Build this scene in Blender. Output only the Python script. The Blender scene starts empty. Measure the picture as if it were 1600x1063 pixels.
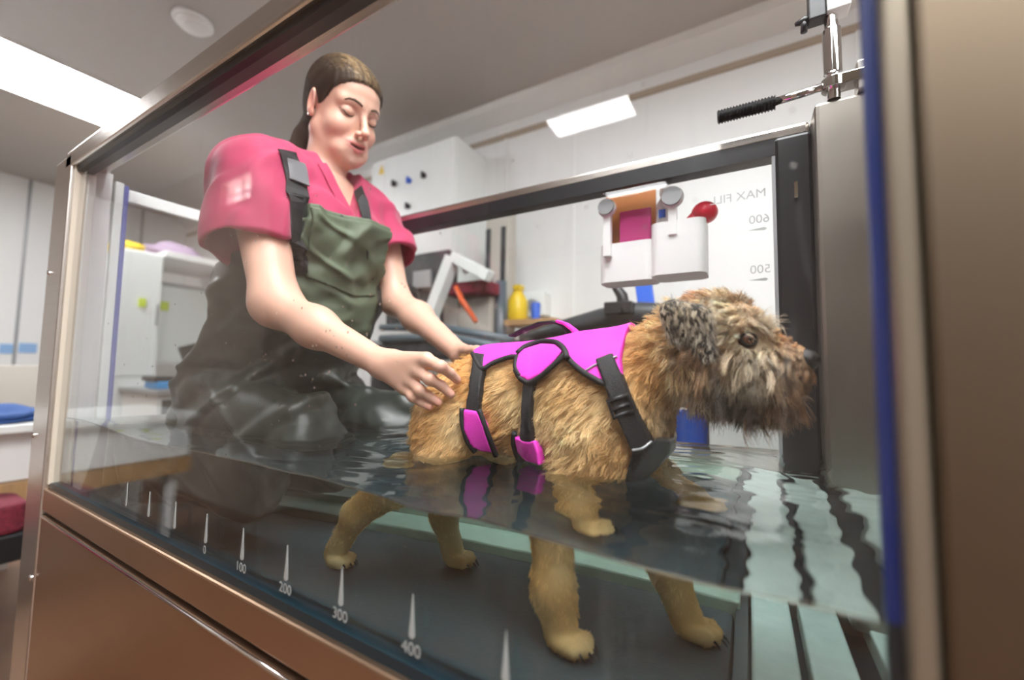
import bpy, bmesh, math, random
import numpy as np
from mathutils import Vector, Matrix

scene = bpy.context.scene
COL = scene.collection
PI = math.pi
rng = np.random.default_rng(7)

# ------------------------------------------------------------------ camera
F_PX, YAW, PIT, ROLL = 640.0, math.radians(30), math.atan(.066), .016
CAM = np.array([0.0, -.296, 1.0])
_f = np.array([-math.sin(YAW) * math.cos(PIT), math.cos(YAW) * math.cos(PIT), math.sin(PIT)])
_r = np.array([math.cos(YAW), math.sin(YAW), 0.0])
_u = np.cross(_r, _f)
CR = _r * math.cos(ROLL) + _u * math.sin(ROLL)
CU = -_r * math.sin(ROLL) + _u * math.cos(ROLL)
cam_d = bpy.data.cameras.new('camera')
cam = bpy.data.objects.new('camera', cam_d)
COL.objects.link(cam)
m = Matrix.Identity(4)
for i, v in enumerate((CR, CU, -_f)):
    for j in range(3):
        m[j][i] = v[j]
for j in range(3):
    m[j][3] = CAM[j]
cam.matrix_world = m
cam_d.sensor_width = 36
cam_d.lens = F_PX / 1600 * 36
cam_d.clip_start = .01
cam_d.dof.use_dof = True
cam_d.dof.focus_distance = .62
cam_d.dof.aperture_fstop = 1.8
scene.camera = cam

# ------------------------------------------------------------------ view, world, lamps
scene.view_settings.view_transform = 'Standard'
scene.view_settings.look = 'None'
scene.view_settings.gamma = 1
scene.view_settings.use_curve_mapping = False
scene.view_settings.exposure = .86
scene.cycles.use_denoising = True
scene.cycles.max_bounces = 14
scene.cycles.transparent_max_bounces = 24
scene.cycles.transmission_bounces = 12
scene.cycles.glossy_bounces = 5
scene.cycles.diffuse_bounces = 4
scene.cycles.sample_clamp_indirect = 8
scene.cycles.blur_glossy = .5
w = bpy.data.worlds.new('world')
scene.world = w
w.use_nodes = True
w.node_tree.nodes['Background'].inputs[0].default_value = (.80, .90, 1, 1)
w.node_tree.nodes['Background'].inputs[1].default_value = 80.0
LAMP = 15.0        # strength of the ceiling light panels, added fill panels included


def ray(u, v):
    return _f + CR * (u - 800) / F_PX - CU * (v - 531.5) / F_PX


def at(u, v, y=None, x=None, z=None):
    """the point of the place seen at (u, v) on a plane of constant x, y or z"""
    d = ray(u, v)
    if y is not None: t = (y - CAM[1]) / d[1]
    elif x is not None: t = (x - CAM[0]) / d[0]
    else: t = (z - CAM[2]) / d[2]
    return CAM + d * t


# ------------------------------------------------------------------ materials
def mat(name, col, rough=.5, metal=0.0, spec=.5, noise=None, bump=None, sheen=0, emit=None, estr=0, coat=0, attr=None, aniso=0):
    """noise=(scale, amount[, stretch xyz]) varies the base colour; bump=(scale, strength[, stretch])"""
    M = bpy.data.materials.new(name)
    M.use_nodes = True
    nt = M.node_tree
    b = nt.nodes['Principled BSDF']
    b.inputs['Base Color'].default_value = (*col, 1)
    b.inputs['Roughness'].default_value = rough
    b.inputs['Metallic'].default_value = metal
    b.inputs['Specular IOR Level'].default_value = spec
    b.inputs['Sheen Weight'].default_value = sheen
    b.inputs['Coat Weight'].default_value = coat
    b.inputs['Anisotropic'].default_value = aniso
    if emit:
        b.inputs['Emission Color'].default_value = (*emit, 1)
        b.inputs['Emission Strength'].default_value = estr
    tc = nt.nodes.new('ShaderNodeTexCoord')

    def tex(scale, stretch, detail=4):
        mp = nt.nodes.new('ShaderNodeMapping')
        mp.inputs['Scale'].default_value = stretch
        nt.links.new(tc.outputs['Object'], mp.inputs['Vector'])
        n = nt.nodes.new('ShaderNodeTexNoise')
        n.inputs['Scale'].default_value = scale
        n.inputs['Detail'].default_value = detail
        nt.links.new(mp.outputs[0], n.inputs['Vector'])
        return n
    src = None
    if attr:
        a = nt.nodes.new('ShaderNodeAttribute')
        a.attribute_name = attr
        src = a.outputs['Color']
        nt.links.new(src, b.inputs['Base Color'])
    if noise:
        n = tex(noise[0], noise[2] if len(noise) > 2 else (1, 1, 1))
        mr = nt.nodes.new('ShaderNodeMapRange')
        mr.inputs[1].default_value = .3; mr.inputs[2].default_value = .7
        mr.inputs[3].default_value = 1 - noise[1]; mr.inputs[4].default_value = 1 + noise[1]
        nt.links.new(n.outputs['Fac'], mr.inputs[0])
        vm = nt.nodes.new('ShaderNodeVectorMath'); vm.operation = 'SCALE'
        if src is not None: nt.links.new(src, vm.inputs[0])
        else: vm.inputs[0].default_value = col
        nt.links.new(mr.outputs[0], vm.inputs['Scale'])
        nt.links.new(vm.outputs[0], b.inputs['Base Color'])
    if bump:
        n = tex(bump[0], bump[2] if len(bump) > 2 else (1, 1, 1), 6)
        bp = nt.nodes.new('ShaderNodeBump')
        bp.inputs['Strength'].default_value = bump[1]
        bp.inputs['Distance'].default_value = .002
        nt.links.new(n.outputs['Fac'], bp.inputs['Height'])
        nt.links.new(bp.outputs[0], b.inputs['Normal'])
    return M


def pane_mat(name, tint=(1, 1, 1), ior=1.45, marks=0):
    """a clear pane: what is behind passes straight through, both faces reflect by Fresnel"""
    M = bpy.data.materials.new(name)
    M.use_nodes = True
    nt = M.node_tree
    nt.nodes.clear()
    out = nt.nodes.new('ShaderNodeOutputMaterial')
    tr = nt.nodes.new('ShaderNodeBsdfTransparent'); tr.inputs[0].default_value = (*tint, 1)
    gl = nt.nodes.new('ShaderNodeBsdfGlossy'); gl.inputs['Roughness'].default_value = .0
    fr = nt.nodes.new('ShaderNodeFresnel')
    ge = nt.nodes.new('ShaderNodeNewGeometry')
    mx = nt.nodes.new('ShaderNodeMix'); mx.data_type = 'FLOAT'
    mx.inputs['A'].default_value = ior; mx.inputs['B'].default_value = 1 / ior
    nt.links.new(ge.outputs['Backfacing'], mx.inputs['Factor'])
    nt.links.new(mx.outputs['Result'], fr.inputs['IOR'])
    ms = nt.nodes.new('ShaderNodeMixShader')
    nt.links.new(fr.outputs[0], ms.inputs[0]); nt.links.new(tr.outputs[0], ms.inputs[1]); nt.links.new(gl.outputs[0], ms.inputs[2])
    last = ms
    if marks:      # faint dried streaks and specks on the pane
        tc = nt.nodes.new('ShaderNodeTexCoord')
        mp = nt.nodes.new('ShaderNodeMapping'); mp.inputs['Scale'].default_value = (60, 60, 5)
        n = nt.nodes.new('ShaderNodeTexNoise'); n.inputs['Scale'].default_value = 1.2; n.inputs['Detail'].default_value = 5; n.inputs['Distortion'].default_value = 1.5
        nt.links.new(tc.outputs['Object'], mp.inputs[0]); nt.links.new(mp.outputs[0], n.inputs['Vector'])
        mr = nt.nodes.new('ShaderNodeMapRange'); mr.inputs[1].default_value = .60; mr.inputs[2].default_value = .80; mr.inputs[3].default_value = 0; mr.inputs[4].default_value = marks
        nt.links.new(n.outputs['Fac'], mr.inputs[0])
        df = nt.nodes.new('ShaderNodeBsdfDiffuse'); df.inputs[0].default_value = (.8, .8, .8, 1)
        m2 = nt.nodes.new('ShaderNodeMixShader')
        nt.links.new(mr.outputs[0], m2.inputs[0]); nt.links.new(ms.outputs[0], m2.inputs[1]); nt.links.new(df.outputs[0], m2.inputs[2])
        last = m2
    nt.links.new(last.outputs[0], out.inputs[0])
    return M


M = {}
M['wall'] = mat('wall_paint', (.86, .865, .86), .35, noise=(.8, .03))
M['ceil'] = mat('ceiling_board', (.50, .465, .44), .7, noise=(.7, .03))
M['floor'] = mat('brown_vinyl', (.17, .095, .06), .45, noise=(3, .2))
M['brownwall'] = mat('brown_wall', (.42, .33, .27), .6, noise=(1.2, .15))
M['steel'] = mat('brushed_steel', (.58, .54, .50), .30, 1, noise=(3, .03, (.5, .5, 30)), bump=(30, .04, (.4, .4, 30)))
M['steelh'] = mat('brushed_steel_rail', (.60, .56, .52), .26, 1, noise=(3, .05, (.6, 40, 40)), bump=(30, .10, (.3, 30, 30)))
M['housing'] = mat('bronze_steel', (.19, .148, .105), .42, 1, noise=(1.5, .12), bump=(12, .04))
M['steeld'] = mat('warm_steel_panel', (.44, .30, .205), .38, 1, noise=(2, .10, (.7, 1, 1.6)), bump=(8, .05))
M['chrome'] = mat('chrome', (.8, .8, .8), .08, 1)
M['blackrub'] = mat('black_rubber', (.010, .011, .013), .35, bump=(60, .1))
M['blackpl'] = mat('black_plastic', (.014, .014, .016), .4)
M['post'] = mat('post_metal', (.30, .26, .20), .35, .7)
M['purpleseal'] = mat('purple_seal', (.11, .12, .42), .5)
M['bluerub'] = mat('blue_seal', (.008, .03, .20), .45)
M['tealrub'] = mat('teal_seal', (.008, .02, .028), .3)
M['whitepl'] = mat('white_plastic', (.86, .86, .85), .35)
M['whitemetal'] = mat('white_metal', (.84, .87, .855), .3)
M['greymetal'] = mat('grey_metal', (.35, .36, .37), .35, .3)
M['darkgrey'] = mat('dark_grey', (.035, .04, .045), .4, noise=(20, .4))
M['tube'] = mat('grey_tube', (.10, .14, .17), .35)
M['orange'] = mat('orange_plastic', (.75, .12, .03), .4)
M['yellow'] = mat('yellow_plastic', (.80, .55, .02), .4)
M['blue'] = mat('blue_plastic', (.03, .13, .65), .4)
M['cyan'] = mat('cyan_plastic', (.02, .30, .70), .4)
M['red'] = mat('red_plastic', (.80, .02, .06), .35)
M['redpaint'] = mat('red_paint', (.42, .03, .03), .3)
M['maroon'] = mat('maroon_fabric', (.20, .02, .04), .8, noise=(80, .3))
M['wood'] = mat('pale_wood', (.50, .30, .14), .5, noise=(4, .2, (1, 8, 1)))
M['tan'] = mat('tan_worktop', (.42, .26, .17), .45, noise=(6, .1))
M['beige'] = mat('beige_board', (.50, .47, .42), .6, noise=(3, .05))
M['jointstrip'] = mat('joint_strip', (.42, .34, .26), .5)
M['steelpost'] = mat('satin_steel', (.31, .285, .255), .42, 1)
M['greysilver'] = mat('frosted_silver', (.78, .79, .80), .4, .35, noise=(6, .18, (1, 1, .15)))
M['cream'] = mat('cream_strip', (.62, .55, .45), .4)
M['mark'] = mat('etched_mark', (.30, .31, .30), .6)
M['faint'] = mat('faded_mark', (.52, .54, .54), .6)
M['plate'] = mat('pale_textured_plate', (.68, .73, .68), .4, bump=(300, .4), noise=(40, .06))
M['ledge'] = mat('pale_ledge', (.36, .42, .34), .45, noise=(30, .08))
M['belt'] = mat('belt_rubber', (.030, .048, .056), .55, bump=(250, .3))
M['pink'] = mat('pink_fabric', (.72, .06, .30), .7)
M['brownbox'] = mat('brown_card', (.45, .16, .04), .6, noise=(8, .2))
M['lamp'] = mat('light_panel', (.9, .9, .9), .5, emit=(.98, .99, 1), estr=LAMP)
M['glass'] = pane_mat('tank_glass', (.985, .992, .99), marks=.06)
M['glass2'] = pane_mat('far_glass', (.985, .992, .99))


# ------------------------------------------------------------------ mesh helpers
def finish(name, bm, material, parent=None, smooth=False, bevel=0, bseg=2):
    me = bpy.data.meshes.new(name)
    bmesh.ops.recalc_face_normals(bm, faces=bm.faces)
    bm.to_mesh(me); bm.free()
    o = bpy.data.objects.new(name, me)
    COL.objects.link(o)
    if material is not None:
        me.materials.append(M[material] if isinstance(material, str) else material)
    if smooth:
        for p in me.polygons: p.use_smooth = True
    if bevel:
        b = o.modifiers.new('bevel', 'BEVEL'); b.width = bevel; b.segments = bseg; b.limit_method = 'ANGLE'
    if parent is not None:
        o.parent = parent
        o.matrix_parent_inverse = pinv(parent)
    return o


def pinv(p):
    mm = Matrix.Identity(4)
    while p is not None:
        mm = p.matrix_basis.copy() @ mm if p.parent is None else p.matrix_parent_inverse @ p.matrix_basis @ mm
        p = p.parent
    return mm.inverted()


def add_box(bm, lo, hi, rot=None, about=None):
    lo, hi = Vector(lo), Vector(hi)
    g = bmesh.ops.create_cube(bm, size=1)
    for v in g['verts']:
        v.co = Vector((lo[i] + (v.co[i] + .5) * (hi[i] - lo[i]) for i in range(3)))
    if rot is not None:
        c = Vector(about) if about is not None else (lo + hi) / 2
        bmesh.ops.rotate(bm, verts=g['verts'], cent=c, matrix=rot)
    return g['verts']


def add_tube(bm, pts, r, seg=12, caps=True, flat=None):
    """tube along pts; r a number or one per point"""
    pts = [Vector(p) for p in pts]
    n = len(pts)
    rs = [r] * n if isinstance(r, (int, float)) else list(r)
    rings = []
    ref = None
    for i, p in enumerate(pts):
        t = (pts[min(i + 1, n - 1)] - pts[max(i - 1, 0)]).normalized()
        if ref is None:
            ref = t.orthogonal().normalized() if flat is None else Vector(flat)
        a = (ref - t * ref.dot(t))
        if a.length < 1e-6: a = t.orthogonal()
        a.normalize(); ref = a
        b = t.cross(a)
        rings.append([bm.verts.new(p + (a * math.cos(2 * PI * k / seg) + b * math.sin(2 * PI * k / seg)) * rs[i]) for k in range(seg)])
    for i in range(n - 1):
        for k in range(seg):
            bm.faces.new((rings[i][k], rings[i][(k + 1) % seg], rings[i + 1][(k + 1) % seg], rings[i + 1][k]))
    if caps:
        bm.faces.new(rings[0][::-1]); bm.faces.new(rings[-1])


def add_ribbon(bm, pts, widths, normals, thick):
    """a flat strap: cross axis = tangent x normal"""
    n = len(pts); rings = []
    for i in range(n):
        p = Vector(pts[i]); t = (Vector(pts[min(i + 1, n - 1)]) - Vector(pts[max(i - 1, 0)])).normalized()
        nn = Vector(normals[i]); nn = (nn - t * nn.dot(t)).normalized(); s = t.cross(nn)
        w_ = widths[i] if hasattr(widths, '__len__') else widths
        rings.append([bm.verts.new(p + s * a * w_ / 2 + nn * b * thick) for a, b in ((-1, 0), (1, 0), (1, 1), (.6, 1.25), (-.6, 1.25), (-1, 1))])
    for i in range(n - 1):
        for k in range(6):
            bm.faces.new((rings[i][k], rings[i][(k + 1) % 6], rings[i + 1][(k + 1) % 6], rings[i + 1][k]))
    bm.faces.new(rings[0][::-1]); bm.faces.new(rings[-1])


def add_lathe(bm, prof, c, axis='z', seg=24):
    rings = []
    for r, h in prof:
        ring = []
        for k in range(seg):
            a = 2 * PI * k / seg
            x, y = r * math.cos(a), r * math.sin(a)
            p = {'z': (x, y, h), 'y': (x, h, y), 'x': (h, x, y)}[axis]
            ring.append(bm.verts.new(Vector(c) + Vector(p)))
        rings.append(ring)
    for i in range(len(rings) - 1):
        for k in range(seg):
            bm.faces.new((rings[i][k], rings[i][(k + 1) % seg], rings[i + 1][(k + 1) % seg], rings[i + 1][k]))
    bm.faces.new(rings[0][::-1]); bm.faces.new(rings[-1])


def add_prism(bm, poly, y0, y1, plane='xz'):
    def P(p, h):
        return {'xz': (p[0], h, p[1]), 'xy': (p[0], p[1], h), 'yz': (h, p[0], p[1])}[plane]
    a = [bm.verts.new(P(p, y0)) for p in poly]; b = [bm.verts.new(P(p, y1)) for p in poly]
    n = len(poly)
    bm.faces.new(a[::-1]); bm.faces.new(b)
    for i in range(n):
        bm.faces.new((a[i], a[(i + 1) % n], b[(i + 1) % n], b[i]))


def box(name, lo, hi, material, parent=None, bevel=0, rot=None, about=None):
    bm = bmesh.new(); add_box(bm, lo, hi, rot, about)
    return finish(name, bm, material, parent, bevel=bevel)


def tube(name, pts, r, material, parent=None, seg=12):
    bm = bmesh.new(); add_tube(bm, pts, r, seg)
    return finish(name, bm, material, parent, smooth=True)


def lathe(name, prof, c, material, parent=None, axis='z', seg=24, smooth=True):
    bm = bmesh.new(); add_lathe(bm, prof, c, axis, seg)
    o = finish(name, bm, material, parent, smooth=smooth)
    if smooth:
        o.data.set_sharp_from_angle(angle=math.radians(40))
    return o


def prism(name, poly, y0, y1, material, parent=None, plane='xz', bevel=0):
    bm = bmesh.new(); add_prism(bm, poly, y0, y1, plane)
    return finish(name, bm, material, parent, bevel=bevel)


def tag(o, label=None, cat=None, group=None, kind=None):
    if label: o['label'] = label
    if cat: o['category'] = cat
    if group: o['group'] = group
    if kind: o['kind'] = kind
    return o


def thing(name, label, cat, loc=(0, 0, 0), group=None):
    o = bpy.data.objects.new(name, None)
    COL.objects.link(o); o.location = loc; o.empty_display_size = .05
    return tag(o, label, cat, group)


def struct(o):
    o['kind'] = 'structure'
    return o
# ------------------------------------------------------------------ the room
X0, X1, Y0, Y1, H = -5.35, 2.6, -3.4, 1.75, 2.55
struct(box('floor', (X0, Y0, -.1), (X1, Y1, 0), 'floor'))
struct(box('ceiling', (X0, Y0, H), (X1, Y1, H + .1), 'ceil'))
struct(box('wall_back', (X0, Y1, 0), (X1, Y1 + .1, H), 'wall'))
struct(box('wall_left', (X0 - .1, Y0, 0), (X0, Y1 + .1, H), 'wall'))
struct(box('wall_right', (X1, Y0, 0), (X1 + .1, Y1 + .1, H), 'wall'))
struct(box('wall_front', (-2.8, Y0 - .1, 0), (X1, Y0, H), 'brownwall'))
# partition on the camera's side of the room, with a small high window of four panes
wy = -1.25
wx0, wx1, wz0, wz1 = -3.50, -3.08, 2.19, 2.375
bm = bmesh.new()
add_box(bm, (X0, wy - .1, 0), (-2.8, wy, wz0)); add_box(bm, (X0, wy - .1, wz1), (-2.8, wy, H))
add_box(bm, (X0, wy - .1, wz0), (wx0, wy, wz1)); add_box(bm, (wx1, wy - .1, wz0), (-2.8, wy, wz1))
struct(finish('wall_partition', bm, 'brownwall'))
struct(box('wall_passage', (-2.9, Y0 - .1, 0), (-2.8, wy - .1, H), 'brownwall'))
bm = bmesh.new()
add_box(bm, ((wx0 + wx1) / 2 - .01, wy - .07, wz0), ((wx0 + wx1) / 2 + .01, wy - .05, wz1))
add_box(bm, (wx0, wy - .07, (wz0 + wz1) / 2 - .008), (wx1, wy - .05, (wz0 + wz1) / 2 + .008))
for a, b in (((wx0, wz0), (wx0 + .02, wz1)), ((wx1 - .02, wz0), (wx1, wz1))):
    add_box(bm, (a[0], wy - .08, a[1]), (b[0], wy - .04, b[1]))
wf = struct(finish('window_1', bm, 'whitepl'))
# trims: brown joint strip and coving along the back wall, panel joints
struct(box('trim_1', (X0, Y1 - .012, 2.375), (X1, Y1, 2.405), 'jointstrip'))
bm = bmesh.new(); add_prism(bm, [(Y1, H), (Y1 - .12, H), (Y1 - .10, H - .03), (Y1 - .03, H - .06), (Y1, H - .075)], X0, X1, 'yz')
struct(finish('trim_2', bm, 'wall'))
bm = bmesh.new()
for x in (-4.3, -3.1, -2.45, -1.25, -.82, .4): add_box(bm, (x, Y1 - .008, 0), (x + .018, Y1, 2.375))
struct(finish('trim_3', bm, 'wall'))
bm = bmesh.new()
for y in (-.3, .59, 1.35): add_box(bm, (X0, y, 0), (X0 + .008, y + .02, H))
struct(finish('trim_4', bm, 'greymetal'))

# ceiling light panels: the room's own first, then added fill panels
def light(x0, x1, y0, y1, label, group=None):
    t = thing('ceiling_light', label, 'ceiling light', ((x0 + x1) / 2, (y0 + y1) / 2, H), group)
    bm = bmesh.new()
    for a, b in (((x0, y0), (x1, y0 + .012)), ((x0, y1 - .012), (x1, y1)), ((x0, y0), (x0 + .012, y1)), ((x1 - .012, y0), (x1, y1))):
        add_box(bm, (a[0], a[1], H - .012), (b[0], b[1], H - .0005))
    finish('frame', bm, 'whitepl', t)
    box('diffuser', (x0 + .012, y0 + .012, H - .008), (x1 - .012, y1 - .012, H - .001), 'lamp', t)
light(-3.655, -3.075, -.39, .82, 'large bright rectangular ceiling panel light above the left end of the tank')
light(-1.08, -.55, -2.16, -1.93, 'small ceiling panel light mirrored in the front glass above the back rail')
light(1.1, 1.7, -1.5, -.3, 'added fill light panel on the ceiling to the right of the tank, out of the frame')  # added for fill, not a known fixture of the room
light(-.25, .95, -1.10, -.60, 'added fill light panel on the ceiling above the photographer, out of the frame')  # added to light dog and woman from the camera side, clear of reflections
light(-.60, .60, -.30, .25, 'added fill light panel on the ceiling right above the tank, out of the frame')  # added as unseen top light on woman, dog and back wall

# smoke detector
c = at(302, 32, z=H)
t = thing('smoke_detector', 'round white smoke detector on the ceiling above the tank', 'smoke detector', tuple(c))
lathe('base', [(.075, -.001), (.078, -.012), (.07, -.02)], c, 'whitepl', t)
lathe('sensor_cap', [(.06, -.02), (.056, -.034), (.04, -.036), (.038, -.044), (.02, -.048)], c, 'whitepl', t)

# ------------------------------------------------------------------ the tank
T = thing('underwater_treadmill', 'stainless steel dog hydrotherapy treadmill tank with long glass front', 'hydrotherapy tank', (-.6, .27, 0))
GX0, GX1, GZ0, GZ1, W = -1.303, .067, .735, 1.427, .55
g = box('front_glass', (GX0, -.008, GZ0 - .01), (GX1, 0, GZ1 + .01), 'glass', T)
bm = bmesh.new(); add_box(bm, (-1.415, -.022, .02), (-1.306, .045, 1.462)); pl = finish('corner_post', bm, 'steel', T, bevel=.003)
for z in (.30, .54, .83, 1.2):
    lathe('screw', [(.006, 0), (.006, -.002), (.004, -.004)], (-1.395 if z > .6 else -1.322, -.022, z), 'chrome', pl, 'y', 12)
box('edge_strip', (-1.305, -.016, .735), (-1.296, .004, 1.44), 'cream', T)
# top rail
bm = bmesh.new(); add_box(bm, (-1.345, -.022, 1.434), (.6, .034, 1.473)); tr = finish('top_rail', bm, 'steelh', T, bevel=.004)
box('seal', (GX0, -.013, 1.4235), (.08, .012, 1.434), 'blackrub', tr)
box('bottom_seal', (GX0, -.012, .726), (GX1, .012, .737), 'tealrub', T)
bm = bmesh.new(); add_box(bm, (-1.303, -.020, .681), (.6, .034, .726)); finish('bottom_rail', bm, 'steelh' if 0 else 'steeld', T, bevel=.003)
box('gap_strip', (-1.303, -.012, .672), (.6, .02, .682), 'blackrub', T)
bm = bmesh.new(); add_box(bm, (-1.301, -.021, .05), (.6, .0, .672)); sp = finish('side_panel', bm, 'steeld', T, bevel=.0045, bseg=3)
tube('panel_bead', [(-1.300, -.0195, .668), (.6, -.0195, .668)], .003, 'chrome', sp, 8)
box('inner_skirt', (-1.30, .001, .05), (.17, .03, .70), 'steel', T)
# right: blue seal, pale post, wide steel panel
box('blue_seal', (.0605, -.0035, .87), (.0665, .003, 1.6), 'bluerub', T)
box('blue_seal', (.0605, -.0035, .69), (.0665, .003, .87), 'tealrub', T)
bm = bmesh.new(); add_box(bm, (.0665, -.014, .69), (.0785, .03, 1.8)); finish('slim_post', bm, 'post', T, bevel=.003)
bm = bmesh.new(); add_box(bm, (.0790, -.0175, .69), (.62, -.002, 1.9)); finish('housing_panel', bm, 'housing', T, bevel=.003)
# far side
fr = box('back_rail', (-1.30, W, 1.412), (.10, W + .04, 1.436), 'steelh', T, bevel=.006)
box('back_rail_seal', (-1.30, W - .004, 1.383), (.10, W + .03, 1.415), 'blackrub', fr)
box('back_frame_seal', (.047, W - .006, .70), (.102, W + .03, 1.415), 'blackrub', T, bevel=.006)
box('edge_strip', (.043, W - .004, .735), (.048, W + .01, 1.385), 'greymetal', T)
box('door_latch', (.074, W - .014, 1.297), (.079, W - .006, 1.325), 'chrome', T)
box('back_glass', (-1.30, W + .002, .70), (.048, W + .010, 1.39), 'glass2', T)
bm = bmesh.new(); add_box(bm, (.101, W - .05, .69), (.175, W + .06, 1.436)); finish('corner_post', bm, 'steelpost', T, bevel=.006)
box('back_lower_wall', (-1.30, W, .05), (.175, W + .04, .715), 'steel', T)
box('end_wall', (.172, .03, .05), (.18, W, 1.436), 'steel', T)
# floor of the tank
box('running_belt', (-1.25, .045, .672), (-.022, .455, .690), 'belt', T, bevel=.006)
box('belt_ledge', (-1.28, .462, .675), (-.015, W, .701), 'ledge', T, bevel=.003)
box('belt_roller_cover', (-.020, .03, .66), (-.006, W, .692), 'tealrub', T)
for a, b in ((-.003, .040), (.050, .091), (.118, .17)):
    box('floor_slat', (a, .03, .668), (b, W, .696), 'plate', T, bevel=.003)
box('base_tray', (-1.30, .03, .60), (.172, W, .668), 'tealrub', T)
# left end: inner post, door with blue seal, glass and pale top bar
box('inner_post', (-1.302, .004, .69), (-1.292, .046, 1.440), 'greysilver', T, bevel=.002)
D = T
dp = box('end_door', (-1.304, .050, .69), (-1.290, .066, 1.425), 'whitemetal', D, bevel=.002)
box('door_seal', (-1.300, .066, .70), (-1.288, .074, 1.42), 'purpleseal', dp)
box('door_top_bar', (-1.306, .074, 1.382), (-1.290, W, 1.414), 'whitemetal', dp, bevel=.004)
box('door_glass', (-1.300, .074, .70), (-1.294, W, 1.385), 'glass2', dp)
box('end_lower_wall', (-1.305, 0, .05), (-1.295, W, .70), 'steel', T)
# strut, clamp and lever
sx, sy = .127, .505
st = lathe('gas_strut', [(.009, 1.436), (.009, 1.478), (.0125, 1.479), (.0125, 1.553), (.0095, 1.556), (.0095, 1.575), (.0075, 1.576), (.0075, 1.60)], (sx, sy, 0), 'chrome', T)
box('strut_housing', (sx - .006, sy - .016, 1.578), (sx + .024, sy + .014, 1.70), 'whitepl', st, bevel=.002)
box('strut_bracket', (sx - .030, sy - .012, 1.576), (sx - .007, sy + .012, 1.70), 'blackpl', st, bevel=.002)
tube('bracket_knob', [(sx - .048, sy, 1.584), (sx - .036, sy, 1.586), (sx - .028, sy, 1.583)], [.003, .007, .008], 'blackpl', st)
tube('bracket_knob', [(sx - .036, sy, 1.566), (sx - .034, sy, 1.590)], [.005, .006], 'blackpl', st)
bm = bmesh.new(); add_lathe(bm, [(.011, 1.452), (.0165, 1.453), (.0165, 1.470), (.011, 1.471)], (sx, sy, 0)); add_box(bm, (sx, sy - .014, 1.453), (sx + .042, sy + .014, 1.470))
finish('clamp', bm, 'chrome', st, bevel=.001)
box('clamp_block', (sx + .028, sy - .012, 1.436), (sx + .045, sy + .016, 1.486), 'steel', st, bevel=.004)
lv = tube('lever', [(sx - .014, sy, 1.462), (.048, sy, 1.4585)], .0068, 'chrome', T)
bm = bmesh.new()
prof = []
L = .088
for i in range(38):
    prof.append((.0125 if i % 2 else .0098, -.040 + L * i / 37))
add_lathe(bm, prof, (0, sy, 1.457), 'x', 20)
finish('lever_grip', bm, 'blackrub', lv)
# knob on the far left top corner and cable coil
lathe('corner_knob', [(.006, 1.473), (.006, 1.488), (.011, 1.489), (.011, 1.496)], (-1.285, .02, 0), 'chrome', T)

cc = at(179, 214, y=.04)
coil = thing('cable_coil', 'dark navy coiled cable lying on the left end of the tank’s top rail', 'cable', (cc[0], .01, 1.474))
for k in range(4):
    tube('cable', [(cc[0] + .016 * math.cos(a), .008 + .014 * math.sin(a), 1.478 + .0055 * k) for a in np.linspace(0, 2 * PI, 15)], .0035, mat('navy_cable', (.015, .02, .07), .5), coil, 8)
# ruler marks on the front glass
def text(name, body, size, loc, rot, material, parent):
    cu = bpy.data.curves.new(name, 'FONT')
    cu.body = body; cu.size = size; cu.align_x = 'CENTER'; cu.extrude = .0001
    cu.materials.append(M[material])
    tmp = bpy.data.objects.new(name, cu); COL.objects.link(tmp)
    bpy.context.view_layer.update()
    me = bpy.data.meshes.new_from_object(tmp.evaluated_get(bpy.context.evaluated_depsgraph_get()))
    bpy.data.objects.remove(tmp)
    o = bpy.data.objects.new(name, me); COL.objects.link(o)
    o.parent = parent; o.location = loc; o.rotation_euler = rot
    o.matrix_parent_inverse = pinv(parent)
    return o
def pin_poly(cx, zb, h, r):
    pts = [(cx, zb + h)]
    for k in range(13):
        a = math.radians(15 - 210 * k / 12)
        pts.append((cx + r * math.cos(a), zb + r + r * math.sin(a)))
    return pts
for i, x in enumerate((-.905, -.817, -.728, -.636, -.545, -.453, -.360, -.264, -.167)):
    mk = prism('ruler_mark', pin_poly(x, .7575, .0385, .0032), -.0092, -.0082, 'mark', g)
    if i >= 3: text('ruler_number', str((i - 3) * 100), .0155, (x, -.0092, .744), (PI / 2, 0, 0), 'mark', mk)
# drops of water clinging to the inside of the front glass
bm = bmesh.new()
dr = random.Random(4)
for _ in range(150):
    x_, z_ = dr.uniform(-1.1, .03), dr.uniform(.90, 1.22)
    if dr.random() < .5: x_, z_ = dr.gauss(-.42, .10), dr.gauss(1.0, .06)
    r_ = dr.uniform(.0005, .0013); q_ = bmesh.ops.create_icosphere(bm, subdivisions=2, radius=r_)
    for v in q_['verts']: v.co = Vector((v.co.x, v.co.y * .45, v.co.z * dr.choice((1, 1)) * 1.25)) + Vector((x_, .0003, z_))
wm_ = bpy.data.materials.new('drop'); wm_.use_nodes = True
wb_ = wm_.node_tree.nodes['Principled BSDF']; wb_.inputs['Transmission Weight'].default_value = 1; wb_.inputs['Roughness'].default_value = 0; wb_.inputs['IOR'].default_value = 1.333
tag(finish('water_droplets', bm, wm_, g, smooth=True), kind='stuff')
# level marks on the far glass, printed to be read from outside
bgl = [o for o in T.children if o.name.startswith('back_glass')][0]
text('level_text', 'MAX FILL', .0225, (-.012, W + .0112, 1.318), (PI / 2, 0, PI), 'faint', bgl)
for z, b in ((1.258, '600'), (1.165, '500')):
    text('level_text', b, .022, (.022, W + .0112, z + .012), (PI / 2, 0, PI), 'faint', bgl)
    prism('level_mark', [(.004, z), (.03, z + .003), (.034, z), (.03, z - .003)], W + .0105, W + .0112, 'faint', bgl)

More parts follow.
